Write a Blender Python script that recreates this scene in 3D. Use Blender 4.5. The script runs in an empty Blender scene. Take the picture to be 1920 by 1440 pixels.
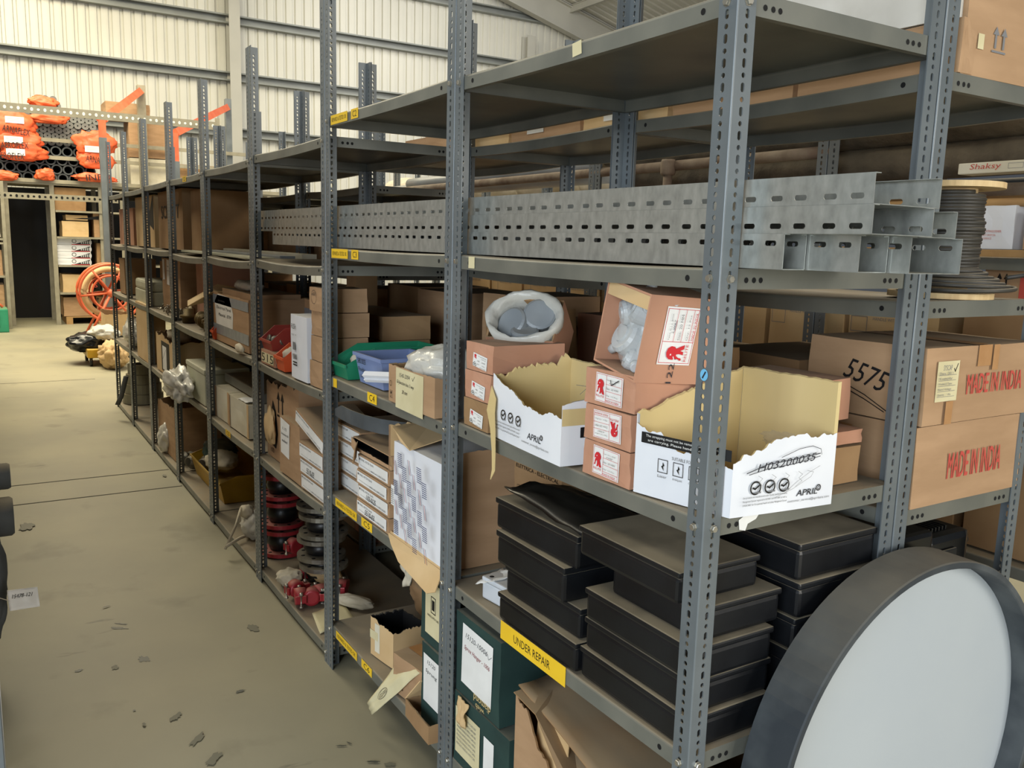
import bpy, bmesh, math, random
from mathutils import Vector, Matrix
SC = bpy.context.scene
COL = SC.collection
# ------------------------------------------------------------------ camera
F_PX = 1616.0
YAW, PITCH, ROLL = math.radians(31.886), math.radians(9.203), math.radians(1.602)
CAM = Vector((1.0111, -1.0181, 1.55))
FW = Vector((-math.cos(YAW)*math.cos(PITCH), math.sin(YAW)*math.cos(PITCH), -math.sin(PITCH)))
_r = FW.cross(Vector((0, 0, 1))).normalized(); _u = _r.cross(FW)
RT = _r*math.cos(ROLL) + _u*math.sin(ROLL)
UP = -_r*math.sin(ROLL) + _u*math.cos(ROLL)
cd = bpy.data.cameras.new('camera'); cd.sensor_width = 36; cd.lens = 36*F_PX/1920
cd.clip_start = .05; cd.clip_end = 200
co = bpy.data.objects.new('camera', cd); COL.objects.link(co)
M = Matrix((RT, UP, -FW)).transposed().to_4x4(); M.translation = CAM
co.matrix_world = M; SC.camera = co
# ------------------------------------------------------------------ light
SC.view_settings.view_transform = 'Standard'; SC.view_settings.look = 'None'
SC.view_settings.exposure = 0.08; SC.view_settings.gamma = 1; SC.view_settings.use_curve_mapping = False
wd = bpy.data.worlds.new('world'); SC.world = wd; wd.use_nodes = True
wd.node_tree.nodes['Background'].inputs[0].default_value = (0.80, 0.88, 1.0, 1)
wd.node_tree.nodes['Background'].inputs[1].default_value = 0.075
def area(name, loc, target, sx, sy, power, col):
    l = bpy.data.lights.new(name, 'AREA'); l.shape = 'RECTANGLE'; l.size = sx; l.size_y = sy
    l.energy = power; l.color = col
    o = bpy.data.objects.new(name, l); COL.objects.link(o); o.location = loc
    o.rotation_euler = (Vector(target)-Vector(loc)).to_track_quat('-Z', 'Y').to_euler()
    return o
area('door_daylight', (3.4, -6.0, 2.2), (0.0, 0, 1.0), 4.5, 3.6, 480, (0.84, 0.92, 1.0))
area('side_door_daylight', (7.5, 2.0, 2.6), (0, 0.4, 1.2), 4.5, 3.6, 400, (1.0, 0.96, 0.88))
area('skylight_near', (-3.5, -3.2, 7.0), (-3.5, -1.2, 0), 7, 1.6, 150, (1.0, 0.94, 0.78))
area('skylight_far', (-11.8, -1.0, 7.2), (-12.5, 0, 0), 7, 4, 1350, (1.0, 0.89, 0.64))
area('skylight_wall', (-14.0, 8.0, 8.3), (-18, 7, 4), 4, 12, 720, (1.0, 0.97, 0.92))
area('skylight_back', (-2.0, 5.5, 7.5), (-2.0, 2.6, 1.8), 9, 3, 620, (1.0, 0.92, 0.76))

# ------------------------------------------------------------------ pixel to place
def ray(u, v):
    return FW + RT*((u-960)/F_PX) - UP*((v-720)/F_PX)
def onz(u, v, z): d = ray(u, v); return CAM + d*((z-CAM.z)/d.z)
def ony(u, v, y): d = ray(u, v); return CAM + d*((y-CAM.y)/d.y)
def onx(u, v, x): d = ray(u, v); return CAM + d*((x-CAM.x)/d.x)
# ------------------------------------------------------------------ materials
def C(h, k=1.0):
    h = h.lstrip('#'); out = []
    for i in (0, 2, 4):
        c = int(h[i:i+2], 16)/255
        out.append((c/12.92 if c <= .04045 else ((c+.055)/1.055)**2.4)*k)
    return tuple(out)+(1,)
MATS = {}
def mat(name, col, rough=.6, metal=0., col2=None, scale=8., dust=0., dustcol='#a09070', bump=0., bscale=40., stretch=(1,1,1), spec=.5, contrast=(.35,.65), emit=None):
    m = bpy.data.materials.new(name); m.use_nodes = True; nt = m.node_tree; N = nt.nodes; L = nt.links
    b = N['Principled BSDF']; b.inputs['Roughness'].default_value = rough; b.inputs['Metallic'].default_value = metal
    b.inputs['Specular IOR Level'].default_value = spec
    c1 = C(col) if isinstance(col, str) else col
    tc = N.new('ShaderNodeTexCoord'); mp = N.new('ShaderNodeMapping'); mp.inputs['Scale'].default_value = stretch
    L.new(tc.outputs['Object'], mp.inputs[0])
    cur = None
    if col2:
        c2 = C(col2) if isinstance(col2, str) else col2
        nz = N.new('ShaderNodeTexNoise'); nz.inputs['Scale'].default_value = scale; nz.inputs['Detail'].default_value = 6
        L.new(mp.outputs[0], nz.inputs['Vector'])
        cr = N.new('ShaderNodeValToRGB'); cr.color_ramp.elements[0].position = contrast[0]; cr.color_ramp.elements[1].position = contrast[1]
        cr.color_ramp.elements[0].color = c1; cr.color_ramp.elements[1].color = c2
        L.new(nz.outputs['Fac'], cr.inputs[0]); cur = cr.outputs[0]
    if dust > 0:
        g = N.new('ShaderNodeNewGeometry'); s = N.new('ShaderNodeSeparateXYZ'); L.new(g.outputs['Normal'], s.inputs[0])
        mr = N.new('ShaderNodeMapRange'); mr.inputs[1].default_value = .45; mr.inputs[2].default_value = .95; mr.inputs[4].default_value = dust
        L.new(s.outputs['Z'], mr.inputs[0])
        n2 = N.new('ShaderNodeTexNoise'); n2.inputs['Scale'].default_value = 9; n2.inputs['Detail'].default_value = 5; L.new(tc.outputs['Object'], n2.inputs['Vector'])
        m3 = N.new('ShaderNodeMapRange'); m3.inputs[1].default_value = .3; m3.inputs[2].default_value = .62; m3.inputs[3].default_value = .55; L.new(n2.outputs['Fac'], m3.inputs[0])
        mu = N.new('ShaderNodeMath'); mu.operation = 'MULTIPLY'; L.new(mr.outputs[0], mu.inputs[0]); L.new(m3.outputs[0], mu.inputs[1])
        mx = N.new('ShaderNodeMix'); mx.data_type = 'RGBA'; L.new(mu.outputs[0], mx.inputs[0])
        if cur: L.new(cur, mx.inputs[6])
        else: mx.inputs[6].default_value = c1
        mx.inputs[7].default_value = C(dustcol); cur = mx.outputs[2]
        ra = N.new('ShaderNodeMix'); ra.data_type = 'FLOAT'; L.new(mu.outputs[0], ra.inputs[0]); ra.inputs[2].default_value = rough; ra.inputs[3].default_value = .9
        L.new(ra.outputs[0], b.inputs['Roughness'])
        if metal:
            rb = N.new('ShaderNodeMix'); rb.data_type = 'FLOAT'; L.new(mu.outputs[0], rb.inputs[0]); rb.inputs[2].default_value = metal; rb.inputs[3].default_value = 0
            L.new(rb.outputs[0], b.inputs['Metallic'])
    if cur: L.new(cur, b.inputs['Base Color'])
    else: b.inputs['Base Color'].default_value = c1
    if bump:
        nb = N.new('ShaderNodeTexNoise'); nb.inputs['Scale'].default_value = bscale; nb.inputs['Detail'].default_value = 4; L.new(mp.outputs[0], nb.inputs['Vector'])
        bp = N.new('ShaderNodeBump'); bp.inputs['Strength'].default_value = bump; bp.inputs['Distance'].default_value = .01
        L.new(nb.outputs['Fac'], bp.inputs['Height']); L.new(bp.outputs[0], b.inputs['Normal'])
    MATS[name] = m; return m
def plastic_film(name, col, a=.5, rough=.25):
    m = mat(name, col, rough, bump=.5, bscale=25)
    nt = m.node_tree; b = nt.nodes['Principled BSDF']; b.inputs['Alpha'].default_value = 1-a
    tr = nt.nodes.new('ShaderNodeBsdfTransparent'); mx = nt.nodes.new('ShaderNodeMixShader'); fr = nt.nodes.new('ShaderNodeLayerWeight')
    b.inputs['Alpha'].default_value = 1
    fr.inputs[0].default_value = .35
    mr = nt.nodes.new('ShaderNodeMapRange'); mr.inputs[3].default_value = 1-a; mr.inputs[4].default_value = min(1.0, (1-a)*3+.25)
    nt.links.new(fr.outputs['Facing'], mr.inputs[0]); nt.links.new(mr.outputs[0], mx.inputs[0])
    nt.links.new(tr.outputs[0], mx.inputs[1]); nt.links.new(b.outputs[0], mx.inputs[2])
    nt.links.new(mx.outputs[0], nt.nodes['Material Output'].inputs[0]); return m
STEEL = mat('painted_steel', '#62696c', .36, .15, '#70777a', 6, dust=.85, dustcol='#a3967c', bump=.05, bscale=15, spec=.6)
SHELF = mat('shelf_steel', '#64665f', .42, .15, '#7a7a70', 5, dust=.9, dustcol='#968870', bump=.08, bscale=10, spec=.6)
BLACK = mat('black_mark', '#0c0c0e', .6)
HOLE = mat('hole_dark', '#050505', .9)
BOLT = mat('zinc_bolt', '#b4b0a4', .35, .8)
GALV = mat('galvanised_sheet', '#8a8d88', .30, .5, '#bcbfb9', 55, bump=.06, bscale=20, stretch=(1, 1, .5), dust=.6, dustcol='#b0a68e', contrast=(.2, .8))
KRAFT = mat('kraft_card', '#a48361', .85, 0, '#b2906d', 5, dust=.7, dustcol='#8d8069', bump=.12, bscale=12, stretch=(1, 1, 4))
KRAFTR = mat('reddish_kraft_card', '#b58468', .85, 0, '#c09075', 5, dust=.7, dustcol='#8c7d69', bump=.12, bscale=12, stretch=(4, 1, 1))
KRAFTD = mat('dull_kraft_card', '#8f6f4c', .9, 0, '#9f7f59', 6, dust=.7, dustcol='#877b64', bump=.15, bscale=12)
KRAFTL = mat('light_kraft_card', '#c8a878', .9, 0, '#d2b588', 6, bump=.12, bscale=12, dust=.5, dustcol='#a39272')
KRAFTY = mat('yellow_card_inside', '#c9b27a', .9, 0, '#d3bd88', 4, bump=.12, bscale=9, stretch=(1, 1, .3))
WHCARD = mat('white_card', '#d9dce2', .7, 0, '#e4e6ea', 5, bump=.1, bscale=10, dust=.4, dustcol='#b5ad9c')
WHCARD2 = mat('cream_card', '#dedac8', .8, 0, '#cfc8b0', 6, bump=.1, bscale=10, dust=.6, dustcol='#a2957a')
PAPER = mat('white_paper', '#e9e9e6', .8, 0, '#dcdcd8', 8, bump=.25, bscale=12)
PAPERY = mat('aged_paper', '#d8cfa8', .8, 0, '#cabf96', 8, bump=.2, bscale=12)
TAPE = mat('packing_tape', '#a3764a', .3, 0, '#b58a5e', 12, bump=.1)
TAPES = mat('silver_tape', '#8a93a0', .3, .3, '#a4adb8', 20, bump=.1, stretch=(6, 6, 1))
YEL = mat('yellow_sticker', '#f2c92c', .5, 0, '#e8bd2a', 6)
RED = mat('red_print', '#c9242c', .7)
REDP = mat('faded_red_print', '#bb4a3e', .8)
NAVY = mat('navy_print', '#2a3565', .7)
GREYP = mat('grey_print', '#77787a', .8)
INK = mat('ballpoint_ink', '#23252e', .7)
INKR = mat('red_ink', '#8e3a3c', .7)
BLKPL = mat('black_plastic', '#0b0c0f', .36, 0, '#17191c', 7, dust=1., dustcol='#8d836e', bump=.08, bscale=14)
BLKGL = mat('black_gloss', '#0b0c0e', .22, 0, dust=.3, dustcol='#4b4840')
RUBBER = mat('grey_rubber', '#3f4345', .8, 0, '#54585a', 5, dust=.8, dustcol='#8b816c', bump=.2, bscale=20)
GREENP = mat('green_plastic', '#1f7f5c', .4, 0, '#2a8a66', 6, dust=.3)
BLUEP = mat('blue_plastic', '#7688b4', .45, 0, '#8293bb', 6, dust=.3)
REDPL = mat('red_plastic', '#9c3a34', .45, 0, '#aa453a', 6, dust=.3)
ORNG = mat('orange_plastic', '#d6542a', .45, 0, '#de6034', 6, dust=.2)
ORNGP = mat('orange_paint', '#d9603a', .5, 0, '#e2744e', 6, dust=.2)
ORNGW = mat('orange_wrap', '#d8532a', .5, 0, '#e4693c', 6, bump=.6, bscale=9)
REDPT = mat('red_paint', '#9e2630', .4, .1, '#b0323a', 8, dust=.6, dustcol='#8f7868')
DARKM = mat('dark_metal', '#2b2d2c', .5, .5, '#3c3e3b', 8, dust=.6, dustcol='#7b7462')
CASTM = mat('cast_metal', '#9a968a', .4, .7, '#77736a', 14, dust=.3, bump=.2)
BRASS = mat('old_brass', '#7d6c48', .45, .7, '#5e5238', 12, dust=.4)
GREENC = mat('green_card', '#1b3532', .75, 0, '#25423d', 6, dust=.7, dustcol='#77756a', bump=.15, bscale=10)
TEALC = mat('teal_card', '#3c8378', .75, 0, '#4a8f84', 6, dust=.5, bump=.15)
ENCL = mat('beige_enclosure', '#c3c4ae', .5, 0, '#b4b59f', 5, dust=.4)
YELPL = mat('yellow_plastic', '#b08a1e', .45, 0, '#c29a28', 6, dust=.3)
CLOTH = mat('cotton_bag', '#cfc7b4', .9, 0, '#b9b09a', 10, bump=.5, bscale=15)
FILM = plastic_film('clear_film', '#dfe2e2', .93, .1)
FILMW = plastic_film('milky_film', '#d5d3c9', .25)
WRAPBK = mat('black_wrap', '#0c0d0f', .25, 0, bump=.8, bscale=6)
WOOD = mat('spool_wood', '#d9bf8f', .8, 0, '#c7aa7c', 7, stretch=(1, 8, 1), bump=.1)
PALLET = mat('pallet_wood', '#b08c5a', .85, 0, '#9a7850', 7, bump=.2)
CABLE = mat('black_cable', '#2b2a28', .5, 0, '#3b3832', 9, dust=.7, dustcol='#7c715c')
GREYLT = mat('pale_grey_pvc', '#b9bdbe', .35, 0, '#a9aeb0', 6)
GREYPL = mat('grey_pvc', '#8d9295', .4, 0, '#7f8589', 6, dust=.25)
FOAM = mat('fuzzy_insulation', '#4d463a', .98, 0, '#6d6352', 9, bump=1., bscale=30, dust=.6, dustcol='#857960')
RINGM = mat('dusty_ring', '#75746a', .8, 0, '#85836f', 6, dust=.7)
RUST = mat('rusty_pipe', '#6e5c4c', .85, .1, '#8f8270', 9, bump=.3)
STYRO = mat('styrofoam', '#dcdad2', .9, 0, '#c4c1b8', 5, bump=.25, bscale=8)
BLACKPIPE = mat('black_pipe', '#34383b', .55, 0, '#474c4f', 6)
GREYPIPE = mat('insulation_pipe', '#686a68', .8, 0, '#7a7c79', 6)
LGSTEEL = mat('light_rack_steel', '#9c9682', .5, .2, '#8b8674', 8, dust=.3)
SPRING = mat('white_device', '#c9ced4', .5, 0, '#bcc1c6', 6, dust=.4)
FROST = mat('frosted_panel', '#b4bbbe', .55, 0, '#aab2b8', 1.5, spec=.5)
RIM = mat('dusty_black_rim', '#2d3338', .7, 0, '#5a5f60', 5.0, dust=.9, dustcol='#6f6a5e', bump=.1, bscale=9, contrast=(.42, .7))
BLUEST = mat('blue_sticker', '#6fb6de', .5)
BLUESK = mat('blue_plastic_deep', '#1c3f9a', .4)
# ------------------------------------------------------------------ objects
def link(o, parent=None):
    COL.objects.link(o)
    if parent: o.parent = parent
    return o
def tag(o, label, cat, group=None):
    o['label'] = label; o['category'] = cat
    if group: o['group'] = group
    return o
def thing(name, label, cat, loc=(0, 0, 0), rz=0, group=None, rot=None):
    o = bpy.data.objects.new(name, None); o.empty_display_size = .05; link(o); o.location = loc
    o.rotation_euler = rot if rot else (0, 0, rz)
    return tag(o, label, cat, group)
class MB:
    def __init__(s): s.v = []; s.f = []; s.mi = []; s.ms = []; s.sm = []
    def mid(s, m):
        if m not in s.ms: s.ms.append(m)
        return s.ms.index(m)
    def add(s, vs, fs, m, smooth=False):
        o = len(s.v); s.v += [tuple(x) for x in vs]; k = s.mid(m)
        for f in fs: s.f.append(tuple(i+o for i in f)); s.mi.append(k); s.sm.append(smooth)
    def box(s, a, b, m, M=None, be=0.):
        x0, y0, z0 = a; x1, y1, z1 = b
        if be <= 0:
            vs = [Vector(p) for p in [(x0,y0,z0),(x1,y0,z0),(x1,y1,z0),(x0,y1,z0),(x0,y0,z1),(x1,y0,z1),(x1,y1,z1),(x0,y1,z1)]]
            fs = [(0,3,2,1),(4,5,6,7),(0,1,5,4),(1,2,6,5),(2,3,7,6),(3,0,4,7)]
        else:
            bm = bmesh.new(); bmesh.ops.create_cube(bm, size=1)
            for v in bm.verts: v.co = Vector(((v.co.x+.5)*(x1-x0)+x0, (v.co.y+.5)*(y1-y0)+y0, (v.co.z+.5)*(z1-z0)+z0))
            bmesh.ops.bevel(bm, geom=bm.edges[:], offset=be, segments=2, affect='EDGES', profile=.6)
            bm.verts.index_update(); vs = [v.co.copy() for v in bm.verts]; fs = [[v.index for v in f.verts] for f in bm.faces]; bm.free()
        if M: vs = [M @ v for v in vs]
        s.add(vs, fs, m)
    def lathe(s, prof, m, M=None, n=24, smooth=True, cap=True, arc=None):
        vs = []; fs = []; k = len(prof); full = arc is None
        a0, a1 = (0, 2*math.pi) if full else arc; nn = n if full else n+1
        for i in range(nn):
            t = a0+(a1-a0)*i/n
            for r, z in prof: vs.append(Vector((r*math.cos(t), r*math.sin(t), z)))
        for i in range(n):
            j = (i+1) % nn
            for q in range(k-1): fs.append((i*k+q, j*k+q, j*k+q+1, i*k+q+1))
        if full and cap:
            if prof[0][0] > 1e-5: fs.append(tuple(i*k for i in range(n))[::-1])
            if prof[-1][0] > 1e-5: fs.append(tuple(i*k+k-1 for i in range(n)))
        if M: vs = [M @ v for v in vs]
        s.add(vs, fs, m, smooth)
    def tube(s, pts, r, m, n=8, closed=False, smooth=True):
        pts = [Vector(p) for p in pts]; vs = []; fs = []; L = len(pts)
        ref = Vector((0, 0, 1)); 
        for i, p in enumerate(pts):
            a = pts[i-1] if (i > 0 or closed) else p; b = pts[(i+1) % L] if (i < L-1 or closed) else p
            t = (b-a).normalized(); x = ref.cross(t)
            if x.length < .05: x = Vector((1, 0, 0)).cross(t)
            x.normalize(); y = t.cross(x); rr = r[i] if isinstance(r, (list, tuple)) else r
            for k in range(n): q = 2*math.pi*k/n; vs.append(p+x*math.cos(q)*rr+y*math.sin(q)*rr)
        for i in range(L if closed else L-1):
            j = (i+1) % L
            for k in range(n): l = (k+1) % n; fs.append((i*n+k, j*n+k, j*n+l, i*n+l))
        if not closed: fs.append(tuple(range(n))[::-1]); fs.append(tuple((L-1)*n+k for k in range(n)))
        s.add(vs, fs, m, smooth)
    def build(s, name, parent=None):
        me = bpy.data.meshes.new(name); me.from_pydata(s.v, [], s.f)
        for m in s.ms: me.materials.append(m)
        me.polygons.foreach_set('material_index', s.mi); me.polygons.foreach_set('use_smooth', s.sm); me.update()
        bm = bmesh.new(); bm.from_mesh(me); bmesh.ops.recalc_face_normals(bm, faces=bm.faces[:]) if len(bm.faces) < 6000 and not getattr(s, 'keep', False) else None
        bm.to_mesh(me); bm.free()
        return link(bpy.data.objects.new(name, me), parent)
def copy_tree(o, parent=None):
    c = o.copy(); COL.objects.link(c); c.parent = parent
    for ch in o.children: copy_tree(ch, c)
    return c
def solid(o, t, off=-1):
    m = o.modifiers.new('thick', 'SOLIDIFY'); m.thickness = t; m.offset = off; return o
rnd = random.Random(7)
# text outlines, cached by string
_tx = {}
def textmesh(s, bold=0.):
    bold = 0; k = (s, bold)
    if k not in _tx:
        cu = bpy.data.curves.new('t', 'FONT'); cu.body = s; cu.offset = bold; cu.resolution_u = 2
        o = bpy.data.objects.new('t', cu); COL.objects.link(o); dg = bpy.context.evaluated_depsgraph_get(); dg.update()
        me = bpy.data.meshes.new_from_object(o.evaluated_get(dg)); bpy.data.objects.remove(o)
        vs = [v.co.copy() for v in me.vertices]; fs = [tuple(p.vertices) for p in me.polygons]; bpy.data.meshes.remove(me)
        if vs:
            x0 = min(v.x for v in vs); x1 = max(v.x for v in vs); y0 = min(v.y for v in vs); y1 = max(v.y for v in vs)
            vs = [((v.x-x0)/(x1-x0), (v.y-y0)/(y1-y0)) for v in vs]
        _tx[k] = (vs, fs)
    return _tx[k]
def face_frame(face, w, d, h, e=.0012):
    if face == 'front': return Matrix(((1,0,0,0),(0,0,-1,-e),(0,1,0,0),(0,0,0,1)))
    if face == 'right': return Matrix(((0,0,1,w+e),(1,0,0,0),(0,1,0,0),(0,0,0,1)))
    if face == 'left': return Matrix(((0,0,-1,-e),(-1,0,0,d),(0,1,0,0),(0,0,0,1)))
    return Matrix(((1,0,0,0),(0,1,0,0),(0,0,1,h+e),(0,0,0,1)))
def decal(parent, name, M, items, label=None):
    """flat printed marks on one face; items are drawn in order, each a hair above the last"""
    mb = MB(); k = 0
    for it in items:
        t = it[0]; z = k*.00025; k += 1
        if t == 'rect':
            _, x, y, w, h, m = it[:6]; a = it[6] if len(it) > 6 else 0
            pts = [(-w/2,-h/2),(w/2,-h/2),(w/2,h/2),(-w/2,h/2)]; cx, cy = x+w/2, y+h/2
            vs = [M @ Vector((cx+p*math.cos(a)-q*math.sin(a), cy+p*math.sin(a)+q*math.cos(a), z)) for p, q in pts]; mb.add(vs, [(0,1,2,3)], m)
        elif t == 'frame':
            _, x, y, w, h, th, m = it
            for (a, b, c, d_) in ((x, y, w, th), (x, y+h-th, w, th), (x, y, th, h), (x+w-th, y, th, h)):
                mb.add([M @ Vector(p) for p in ((a,b,z),(a+c,b,z),(a+c,b+d_,z),(a,b+d_,z))], [(0,1,2,3)], m)
        elif t == 'text':
            _, s_, x, y, w, h, m = it[:7]; op = it[7] if len(it) > 7 else {}
            vs, fs = textmesh(s_, op.get('bold', 0.)); sh = op.get('shear', 0); a = op.get('rot', 0)
            out = []
            for p, q in vs:
                px, py = (p-.5)*w+sh*(q-.5)*h, (q-.5)*h
                out.append(M @ Vector((x+w/2+px*math.cos(a)-py*math.sin(a), y+h/2+px*math.sin(a)+py*math.cos(a), z)))
            mb.add(out, fs, m)
            if op.get('bold', 0) > 0:
                dx = M.to_3x3() @ Vector((w*.0028, h*.010, 0)); dz = M.to_3x3() @ Vector((0, 0, .00006))
                for q_ in (-1, 1): mb.add([p_+dx*q_+dz*(2+q_) for p_ in out], fs, m)
        elif t == 'poly':
            _, pts, m = it; mb.add([M @ Vector((p[0], p[1], z)) for p in pts], [tuple(range(len(pts)))], m)
        elif t == 'line':
            _, pts, wd_, m = it; vs = []; fs = []
            for i in range(len(pts)-1):
                a = Vector((pts[i][0], pts[i][1], 0)); b = Vector((pts[i+1][0], pts[i+1][1], 0)); dd = (b-a)
                if dd.length < 1e-6: continue
                dd.normalize(); n = Vector((-dd.y, dd.x, 0))*wd_/2; a = a-dd*wd_/3; b = b+dd*wd_/3; o = len(vs)
                vs += [M @ (q+Vector((0,0,z))) for q in (a-n, b-n, b+n, a+n)]; fs.append((o, o+1, o+2, o+3))
            mb.add(vs, fs, m)
        elif t == 'ring':
            _, cx, cy, r, wd_, m = it[:6]; ry = it[6] if len(it) > 6 else r; n = 24
            vs = []; 
            for i in range(n): q = 2*math.pi*i/n; vs += [M @ Vector((cx+r*math.cos(q), cy+ry*math.sin(q), z)), M @ Vector((cx+(r-wd_)*math.cos(q), cy+(ry-wd_)*math.sin(q), z))]
            mb.add(vs, [(2*i, (2*i+2) % (2*n), (2*i+3) % (2*n), 2*i+1) for i in range(n)], m)
    mb.keep = True
    o = mb.build(name, parent)
    if label: o['label'] = label
    return o
# ================================================================== the hall
def struct(o): o['kind'] = 'structure'; return o
W = .9255; D = .53; D2 = 1.0
def floor_mat():
    m = mat('concrete_floor', '#8a8672', .55, 0, '#9b957c', 1.2, bump=.1, bscale=4)
    nt = m.node_tree; N = nt.nodes; L = nt.links; b = N['Principled BSDF']
    src = b.inputs['Base Color'].links[0].from_socket
    g = N.new('ShaderNodeNewGeometry'); 
    n1 = N.new('ShaderNodeTexNoise'); n1.inputs['Scale'].default_value = 3.2; n1.inputs['Detail'].default_value = 9; L.new(g.outputs['Position'], n1.inputs['Vector'])
    r1 = N.new('ShaderNodeMapRange'); r1.inputs[1].default_value = .60; r1.inputs[2].default_value = .72; r1.inputs[4].default_value = .38; L.new(n1.outputs['Fac'], r1.inputs[0])
    m1 = N.new('ShaderNodeMix'); m1.data_type = 'RGBA'; L.new(r1.outputs[0], m1.inputs[0]); L.new(src, m1.inputs[6]); m1.inputs[7].default_value = C('#565444')
    # scuffs stretched across the aisle
    mp = N.new('ShaderNodeMapping'); mp.inputs['Scale'].default_value = (9, 2.2, 1); L.new(g.outputs['Position'], mp.inputs[0])
    n2 = N.new('ShaderNodeTexNoise'); n2.inputs['Scale'].default_value = 1; n2.inputs['Detail'].default_value = 5; L.new(mp.outputs[0], n2.inputs['Vector'])
    r2 = N.new('ShaderNodeMapRange'); r2.inputs[1].default_value = .70; r2.inputs[2].default_value = .74; r2.inputs[4].default_value = .55; L.new(n2.outputs['Fac'], r2.inputs[0])
    m2 = N.new('ShaderNodeMix'); m2.data_type = 'RGBA'; L.new(r2.outputs[0], m2.inputs[0]); L.new(m1.outputs[2], m2.inputs[6]); m2.inputs[7].default_value = C('#3c3c34')
    L.new(m2.outputs[2], b.inputs['Base Color'])
    return m
FLOOR = floor_mat()
JOINT = mat('floor_joint', '#2f2a20', .9)
STAIN = mat('oil_stain', '#3a3f39', .5)
STAIN2 = mat('faint_stain', '#6b6a5a', .6)
WALLM = mat('wall_sheet', '#c6c5bb', .5, .1, '#cdccc2', .8)
WALLR = mat('wall_sheet_roof', '#b9b7ac', .5, .1, '#c5c3b8', .8)
GIRT = mat('wall_girt', '#878b88', .5, .2, '#7d807c', 2)
COLM = mat('painted_column', '#a5a49c', .6, 0, '#b0afa6', 1)
mb = MB(); mb.box((-18.3, -9, -.1), (9, 13, 0), FLOOR); struct(mb.build('floor'))
# control joints cut across the aisle
for i, (xx) in enumerate((-4.50, -4.94, -9.1)):
    mb = MB(); mb.box((xx-.006, -3.0, 0), (xx+.006, 0.0, .0012), JOINT); struct(mb.build('trim_%d' % (i+1)))
def stain(u, v, rx, ry, m, seed, ang=0):
    p = onz(u, v, 0); r = random.Random(seed); n = 22; pts = []
    for i in range(n):
        q = 2*math.pi*i/n; k = .6+.6*r.random(); x, y = .62*rx*math.cos(q)*k, .62*ry*math.sin(q)*k
        pts.append((p.x+x*math.cos(ang)-y*math.sin(ang), p.y+x*math.sin(ang)+y*math.cos(ang)))
    return pts
st = []
for a in [(270,1236,.05,.03,STAIN,1,.3),(222,1178,.06,.015,STAIN,2,.9),(228,1170,.05,.008,STAIN,3,.9),(148,1258,.02,.02,STAIN,4,0),(215,1252,.03,.02,STAIN2,5,0),
          (475,1178,.06,.035,STAIN2,6,.2),(252,1333,.01,.008,STAIN,7,0),(450,1297,.015,.03,STAIN,8,0),(370,1387,.07,.02,STAIN2,11,2.4),(330,1345,.05,.022,STAIN2,12,2.4),(400,1425,.06,.03,STAIN2,13,2.4),
          (640,1400,.03,.006,STAIN,14,1.1),(655,1395,.02,.004,STAIN,15,.5),(700,1430,.04,.008,STAIN,16,1.0),(730,1435,.03,.015,STAIN2,17,1.0),(200,1139,.008,.03,STAIN,18,.4),(270,1360,.02,.01,STAIN2,19,0),(308,893,.05,.02,STAIN2,20,0),(50,988,.12,.06,STAIN2,21,0)]:
    st.append(('poly', stain(*a[:4], a[4], a[5], a[6]), a[4]))
o = decal(None, 'trim_4', Matrix.Translation((0, 0, .0009)), st); struct(o)
# corrugated end wall
XW = -18.0
def corrugated(y0, y1, z0, z1, pitch=.2, dep=.035, x=XW):
    pts = []; y = y0
    while y < y1:
        pts += [(y, 0), (y+pitch*.16, 0), (y+pitch*.24, dep), (y+pitch*.52, dep), (y+pitch*.60, 0)]; y += pitch
    return [(x-q, p) for p, q in pts]
def wall_sheet(name, y0, y1, z0, z1fn, m, x=XW):
    pr = corrugated(y0, y1, 0, 0, x=x); mb = MB(); vs = []; fs = []
    for i, (px, py) in enumerate(pr): vs += [(px, py, z0), (px, py, z1fn(py))]
    for i in range(len(pr)-1): fs.append((2*i, 2*i+2, 2*i+3, 2*i+1))
    mb.add(vs, fs, m); o = mb.build(name); solid(o, .01); return struct(o)
roof_z = lambda y: 8.4-.12*(y-4) if y > 4 else 8.4
wall_sheet('wall_back', -9, 13, 0, lambda y: 9.4-.09*abs(y+2), WALLM)
for i, z in enumerate((1.6, 3.72, 4.83, 5.95, 7.1)):
    mb = MB(); y = -9
    prof = [(0, .06), (.16, .06), (.16, .03), (.012, .03), (.012, -.09), (.16, -.09), (.16, -.12), (0, -.12)]
    vs = []; 
    for yy in (-9, 13): vs += [(XW+.02+a, yy, z+b) for a, b in prof]
    n = len(prof); mb.add(vs, [(k, (k+1) % n, (k+1) % n+n, k+n) for k in range(n)], GIRT); struct(mb.build('trim_%d' % (5+i)))
def column(name, y, w=.22, z1=8.2):
    mb = MB(); mb.box((XW+.05, y-w/2, 0), (XW+.07, y+w/2, z1), COLM); mb.box((XW+.07, y-.01, 0), (XW+.30, y+.01, z1), COLM); mb.box((XW+.30, y-w/2, 0), (XW+.32, y+w/2, z1), COLM)
    return struct(mb.build(name))
column('trim_10', 3.75); column('trim_11', -3.6); column('trim_12', 10.9, z1=6.6)
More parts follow.
